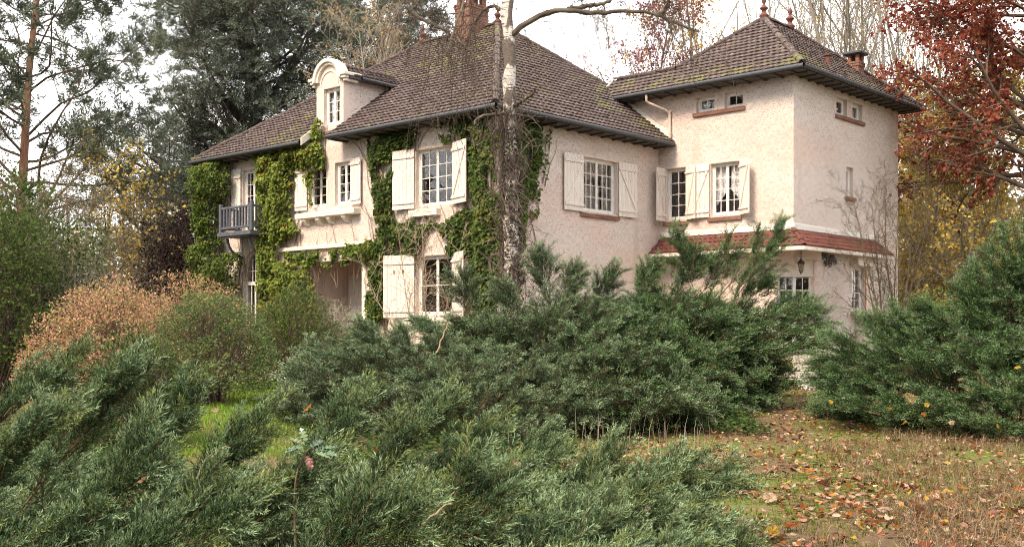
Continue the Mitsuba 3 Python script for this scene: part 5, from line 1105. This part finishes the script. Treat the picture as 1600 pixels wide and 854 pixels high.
def oval(x, y, z, s, col, tilt=.5):
    """Curled small leaves, six triangles each."""
    n = len(x); a = np.linspace(0, 2 * np.pi, 7)[:-1]
    d = rdir(rg, n) * [1, 1, tilt * .5]; N = unit(rdir(rg, n) * tilt + [0, 0, 1]); D = unit(d - (d * N).sum(-1, keepdims=True) * N); S = np.cross(N, D)
    c = np.stack([x, y, z], 1); cu = rg.normal(0, .5, (n, 2))
    pts = [c]
    for q in a:
        r = rg.uniform(.75, 1.2, n); px, py = np.cos(q) * r, np.sin(q) * r * .62
        pts.append(c + s[:, None] * .5 * (D * px[:, None] + S * py[:, None] + N * (cu[:, :1] * (px ** 2)[:, None] + (cu[:, 1:] + .4) * (py ** 2)[:, None])))
    V = np.stack(pts, 1).reshape(-1, 3); F = np.array([[0, i, i % 6 + 1] for i in range(1, 7)])
    return V, (F[None] + np.arange(n)[:, None, None] * 7).reshape(-1, 3), np.repeat(col, 7, 0)
stuff('leaf_litter', 'carpet of fallen brown and tan autumn leaves over the grass', 'leaves', *oval(x, y, gz(x, y) + rg.uniform(.01, .05, n), rg.uniform(.035, .085, n) * np.where(rg.uniform(0, 1, n) > .93, 1.6, 1.0), shade_col(rg, n, LC, (.8, 3, 2.4, 3.4, .5, 3.4), .25)))
def maple(c, s, col, seed, name, label, cat_='leaf', group=None, N=None):
    """One lobed curled leaf."""
    r_ = np.random.default_rng(seed); m = 22; a = np.linspace(0, 2 * np.pi, m + 1)[:-1]
    r = .62 + .30 * np.abs(np.cos(a * 2.5)) ** .8 + .06 * r_.normal(size=m); r[0] *= .75
    N = unit(np.array(N if N is not None else [r_.normal(0, .35), r_.normal(-.15, .35), 1.0])); D = unit(np.cross(N, r_.normal(size=3))); S = np.cross(N, D)
    cu = r_.uniform(.15, .6); P = [np.array(c, float)]
    for lev in (.55, 1.0):
        for i in range(m):
            px, py = np.cos(a[i]) * r[i] * lev, np.sin(a[i]) * r[i] * lev * .9
            P.append(np.array(c) + s * .5 * (D * px + S * py + N * (cu * py * py + .25 * cu * px + .05 * r_.normal())))
    F = [[0, 1 + i, 1 + (i + 1) % m] for i in range(m)]
    for i in range(m): j = (i + 1) % m; F += [[1 + i, 1 + m + i, 1 + m + j], [1 + i, 1 + m + j, 1 + j]]
    V = np.array(P); C = np.clip(np.array(col)[None] * (1 + .22 * r_.normal(size=(len(V), 1))), .01, .9); C[0] *= .8
    st = tubes(np.array([[c, np.array(c) - D * s * .45 + N * .01 * s, np.array(c) - D * s * .8 + N * .08 * s]]), np.array([[.004, .003, .0025]]), 4)
    k = add(name, cat([(V, np.array(F)), st]), 'leaf_paint', color=np.vstack([C, np.tile([np.array(col) * .6], (len(st[0]), 1))])); return say(k, label, cat_, group)
ZONE = {'near the bottom edge of the grass': ((1200, 1560), (790, 845)), 'on the mossy patch in the grass': ((1170, 1330), (740, 790)), 'among the dry grass stalks': ((1380, 1590), (730, 790)), 'in front of the right juniper': ((1220, 1480), (700, 735))}
sd = 0
for zn, ((u0, u1), (v0, v1)) in ZONE.items():
    for cn, col in LEAF.items():
        for rep in range(1):
            sd += 1; u, v = rg.uniform(u0, u1), rg.uniform(v0, v1); Y = FOC * 1.6 / (v - HOR); x = (u - 800) / FOC * Y
            maple((x, Y, float(gz(x, Y)) + .05), rg.uniform(.12, .17), col, 800 + sd, 'fallen_leaf', f'{cn} fallen leaf lying {zn}', group='fallen leaves on the grass')
# leaves caught on the junipers
ALL = np.vstack(SP); AU, AV = 800 + FOC * ALL[:, 0] / ALL[:, 1], HOR - FOC * (ALL[:, 2] - CAM_Z) / ALL[:, 1]
def rest_on(u, v, Y):
    """The nearest twig that the sight line meets: the leaf lies on it."""
    near = np.nonzero((np.abs(AU - u) < 11) & (np.abs(AV - v) < 9) & (np.abs(ALL[:, 1] - Y) < 3.5))[0]
    return at(u, v, (ALL[near, 1].min() if len(near) else Y) - .06)
caught = [(481, 637, 7.9, 'orange', .13, 'large orange leaf caught on the front juniper below the lawn'), (586, 702, 7.3, 'rust brown', .09, 'rust red leaf stuck on the front juniper right of the holly sprig'), (808, 724, 7.5, 'pale tan', .13, 'pale curled leaf pair on the front juniper, left of the pink one'), (882, 741, 7.5, 'pinkish brown', .12, 'pinkish leaf on the front juniper'), (857, 767, 7.1, 'orange', .10, 'orange leaf below the pinkish leaf on the front juniper'),
          (336, 641, 8.2, 'pale tan', .09, 'small tan leaf on the front juniper left of the large orange leaf'), (92, 770, 6.2, 'orange', .06, 'tiny orange leaf low on the left of the front juniper'), (668, 688, 8.0, 'pale tan', .09, 'pale leaf lying on the front juniper under the dark gap'), (1012, 795, 7.4, 'pale tan', .09, 'tan leaf at the right tip of the front juniper'), (838, 798, 6.6, 'yellow', .07, 'yellow leaf low on the front juniper'),
          (222, 749, 6.6, 'pinkish brown', .08, 'brown leaf in the left half of the front juniper'), (1135, 795, 7.6, 'rust brown', .12, 'rust leaf standing at the end of the front juniper'),
          (1499, 597, 15.4, 'orange', .17, 'bright orange leaf high on the right juniper'), (1390, 640, 15.2, 'orange', .15, 'orange leaf at the lower left of the right juniper'), (1448, 632, 15.2, 'yellow', .13, 'yellow leaf in the middle of the right juniper'), (1443, 647, 15.1, 'orange', .12, 'second orange leaf near the middle of the right juniper'),
          (1559, 666, 14.8, 'yellow', .13, 'yellow leaf low at the right of the right juniper'), (1368, 630, 15.4, 'rust brown', .15, 'reddish leaf on the left part of the right juniper'), (1298, 628, 15.6, 'yellow', .12, 'yellow leaf at the left tip of the right juniper'), (1414, 660, 15.0, 'yellow', .13, 'low yellow leaf at the skirt of the right juniper'), (1487, 660, 14.9, 'pale tan', .14, 'tan leaf at the skirt of the right juniper'), (1590, 574, 15.6, 'yellow', .14, 'yellow leaf at the right edge of the right juniper')]
for i, (u, v, Y, cn, s, lab) in enumerate(caught):
    maple(rest_on(u, v, Y), s * .75, np.array(LEAF[cn]) * .85, 900 + i, 'caught_leaf', lab, group='leaves caught on the junipers', N=[rg.normal(0, .5), -.4 + rg.normal(0, .4), .8])
# holly sprig and bare twigs in the foreground
hs = thing('holly_sprig', 'thin holly seedling with shiny leaves standing up through the front juniper', 'plant')
q = np.array([at(462, 860, 5.2), at(460, 800, 5.2), at(462, 750, 5.2), at(472, 716, 5.2), at(484, 700, 5.2)])
v, f = tubes(CubicSpline(np.linspace(0, 1, 5), q)(np.linspace(0, 1, 14))[None], np.linspace(.006, .003, 14)[None], 6); add('stem', (v, f), 'bark_paint', hs, smooth=True, color=np.tile([[.22, .15, .10]], (len(v), 1)))
scene['holly_gloss'] = {'type': 'twosided', 'bsdf': {'type': 'principled', 'base_color': VC, 'roughness': 0.16, 'specular': 0.9, 'clearcoat': 1.0, 'clearcoat_gloss': .9}}
def spiny(c, D, N, L, col):
    m = 9; t = np.linspace(0, 1, m); w = .20 * np.sin(np.pi * np.clip(t * .95 + .03, 0, 1)) ** .7 * (1 + .45 * (np.arange(m) % 2)); w[-1] = 0
    D = unit(np.array(D, float)); S = unit(np.cross(D, N)); U = np.cross(S, D); c = np.array(c)
    mid = c + D * (t * L)[:, None] - U * (.25 * L * t ** 2)[:, None]; l = mid + S * (w * L)[:, None] + U * (.10 * L * (np.arange(m) % 2))[:, None]; r = mid - S * (w * L)[:, None] + U * (.10 * L * (np.arange(m) % 2))[:, None]
    V = np.vstack([mid, l, r]); F = []
    for i in range(m - 1): F += [[i, i + 1, m + i + 1], [i, m + i + 1, m + i], [i, 2 * m + i, 2 * m + i + 1], [i, 2 * m + i + 1, i + 1]]
    return (V, np.array(F)), np.tile([col], (len(V), 1))
rl = np.random.default_rng(31)
for i, (u, v, dx, dz) in enumerate(((474, 700, -1, .15), (470, 708, -1, -.2), (476, 695, -.7, .5), (486, 698, .6, .5), (490, 702, 1, .1), (492, 707, 1, -.15), (484, 694, .2, .9), (500, 700, 1, .25), (480, 712, .4, -.7), (466, 703, -1, 0), (505, 706, 1, 0), (478, 690, -.3, .8))):
    m, c = spiny(at(u, v, 5.2 + rl.normal(0, .04)), (dx, rl.normal(-.2, .4), dz), (rl.normal(0, .2), -.35, 1), .075, [(0.035, 0.085, 0.03), (0.05, 0.11, 0.035), (0.10, 0.15, 0.04)][i % 3] if i != 8 else (0.13, 0.035, 0.02)); add('leaf', m, 'holly_gloss', hs, color=c)
for lab, pts, r in (('bare pale twig sticking out of the front juniper at the bottom', [(612, 858), (640, 835), (672, 808), (706, 788)], .011), ('thin forked dead twig in the middle of the front juniper', [(308, 748), (316, 728), (332, 706), (360, 698)], .006), ('upright dead grey stick in the low spreading juniper', [(682, 552), (690, 530), (698, 510), (702, 502)], .012)):
    Y = 5.3 if r == .011 else 6.3 if r == .006 else 15.3
    q = CubicSpline(np.linspace(0, 1, 4), np.array([at(*p, Y) for p in pts]))(np.linspace(0, 1, 14)); q += r * .4 * rg.normal(size=q.shape)
    v, f = tubes(q[None], np.linspace(r, r * .45, 14)[None], 6); k = add('twig', (v, f), 'bark_paint', smooth=True, color=np.clip(np.array([[.40, .29, .20]]) * (1 + .1 * rg.normal(size=(len(v), 1))), 0, 1)); say(k, lab, 'twig')
for i, (u, v0, v1, du, lab) in enumerate(((322, 402, 475, -8, 'weathered pale post leaning among the ivy at the far end of the villa'), (334, 408, 480, -4, 'second pale leaning post close to the ivy'))):
    q = np.array([at(u, v0, 35.2), at(u + du * .5, (v0 + v1) / 2, 35.2), at(u + du, v1 + 60, 35.2)])
    v, f = tubes(q[None], np.full((1, 3), .13 if i == 0 else .06), 8); say(add('leaning_post', (v, f), 'birch_bark', smooth=True), lab, 'post')
# pale gravel by the steps and along the front wall
n = 5200; a = rg.uniform(-.5, 3.2, n); b = rg.uniform(2.6, 4.6, n); c3 = np.array([FACES['cant'](a[i], b[i], 0)[:2] for i in range(n)]); wp = HO[:2] + c3[:, :1] * HX[:2] + c3[:, 1:] * HY[:2]
m = 4200; u2 = rg.uniform(-9.5, -3.0, m); w2 = rg.uniform(-2.7, -1.5, m); wp = np.vstack([wp, HO[:2] + u2[:, None] * HX[:2] + w2[:, None] * HY[:2]])
z = gz(wp[:, 0], wp[:, 1]); s = rg.uniform(.03, .07, len(wp))
stuff('gravel', 'pale gravel in front of the steps and along the front wall', 'gravel', *oval(wp[:, 0], wp[:, 1], z + .02, s * 1.6, shade_col(rg, len(wp), [(0.62, 0.57, 0.53), (0.52, 0.46, 0.42), (0.4, 0.34, .3)]), .6), mat='bark_paint')
# the garden's trees behind the photographer, which the panes mirror
for i, (x, y, hgt) in enumerate(((-14, -9, 13), (-3, -15, 15), (8, -12, 13), (18, -6, 14), (24, 6, 13), (-22, 3, 14), (-27, 20, 14), (-31, 34, 15))):
    bush('garden_tree', ['broad green tree standing well behind the viewpoint', 'tallest green tree straight behind the viewpoint', 'green tree behind the viewpoint to its right', 'green tree beside the viewpoint on the east', 'green tree far out to the right of the garden', 'green tree far out to the left of the garden', 'tree beyond the pine on the left, outside the view', 'farthest tree on the left, outside the view'][i], (x, y), 5.5, 5.0, hgt * 1.5, 5000, [(0.06, 0.085, 0.03), (0.10, 0.10, 0.04), (0.15, 0.11, 0.04)], 950 + i, .55, 'tree', twig=8, tw_r=.05, clump=.36)
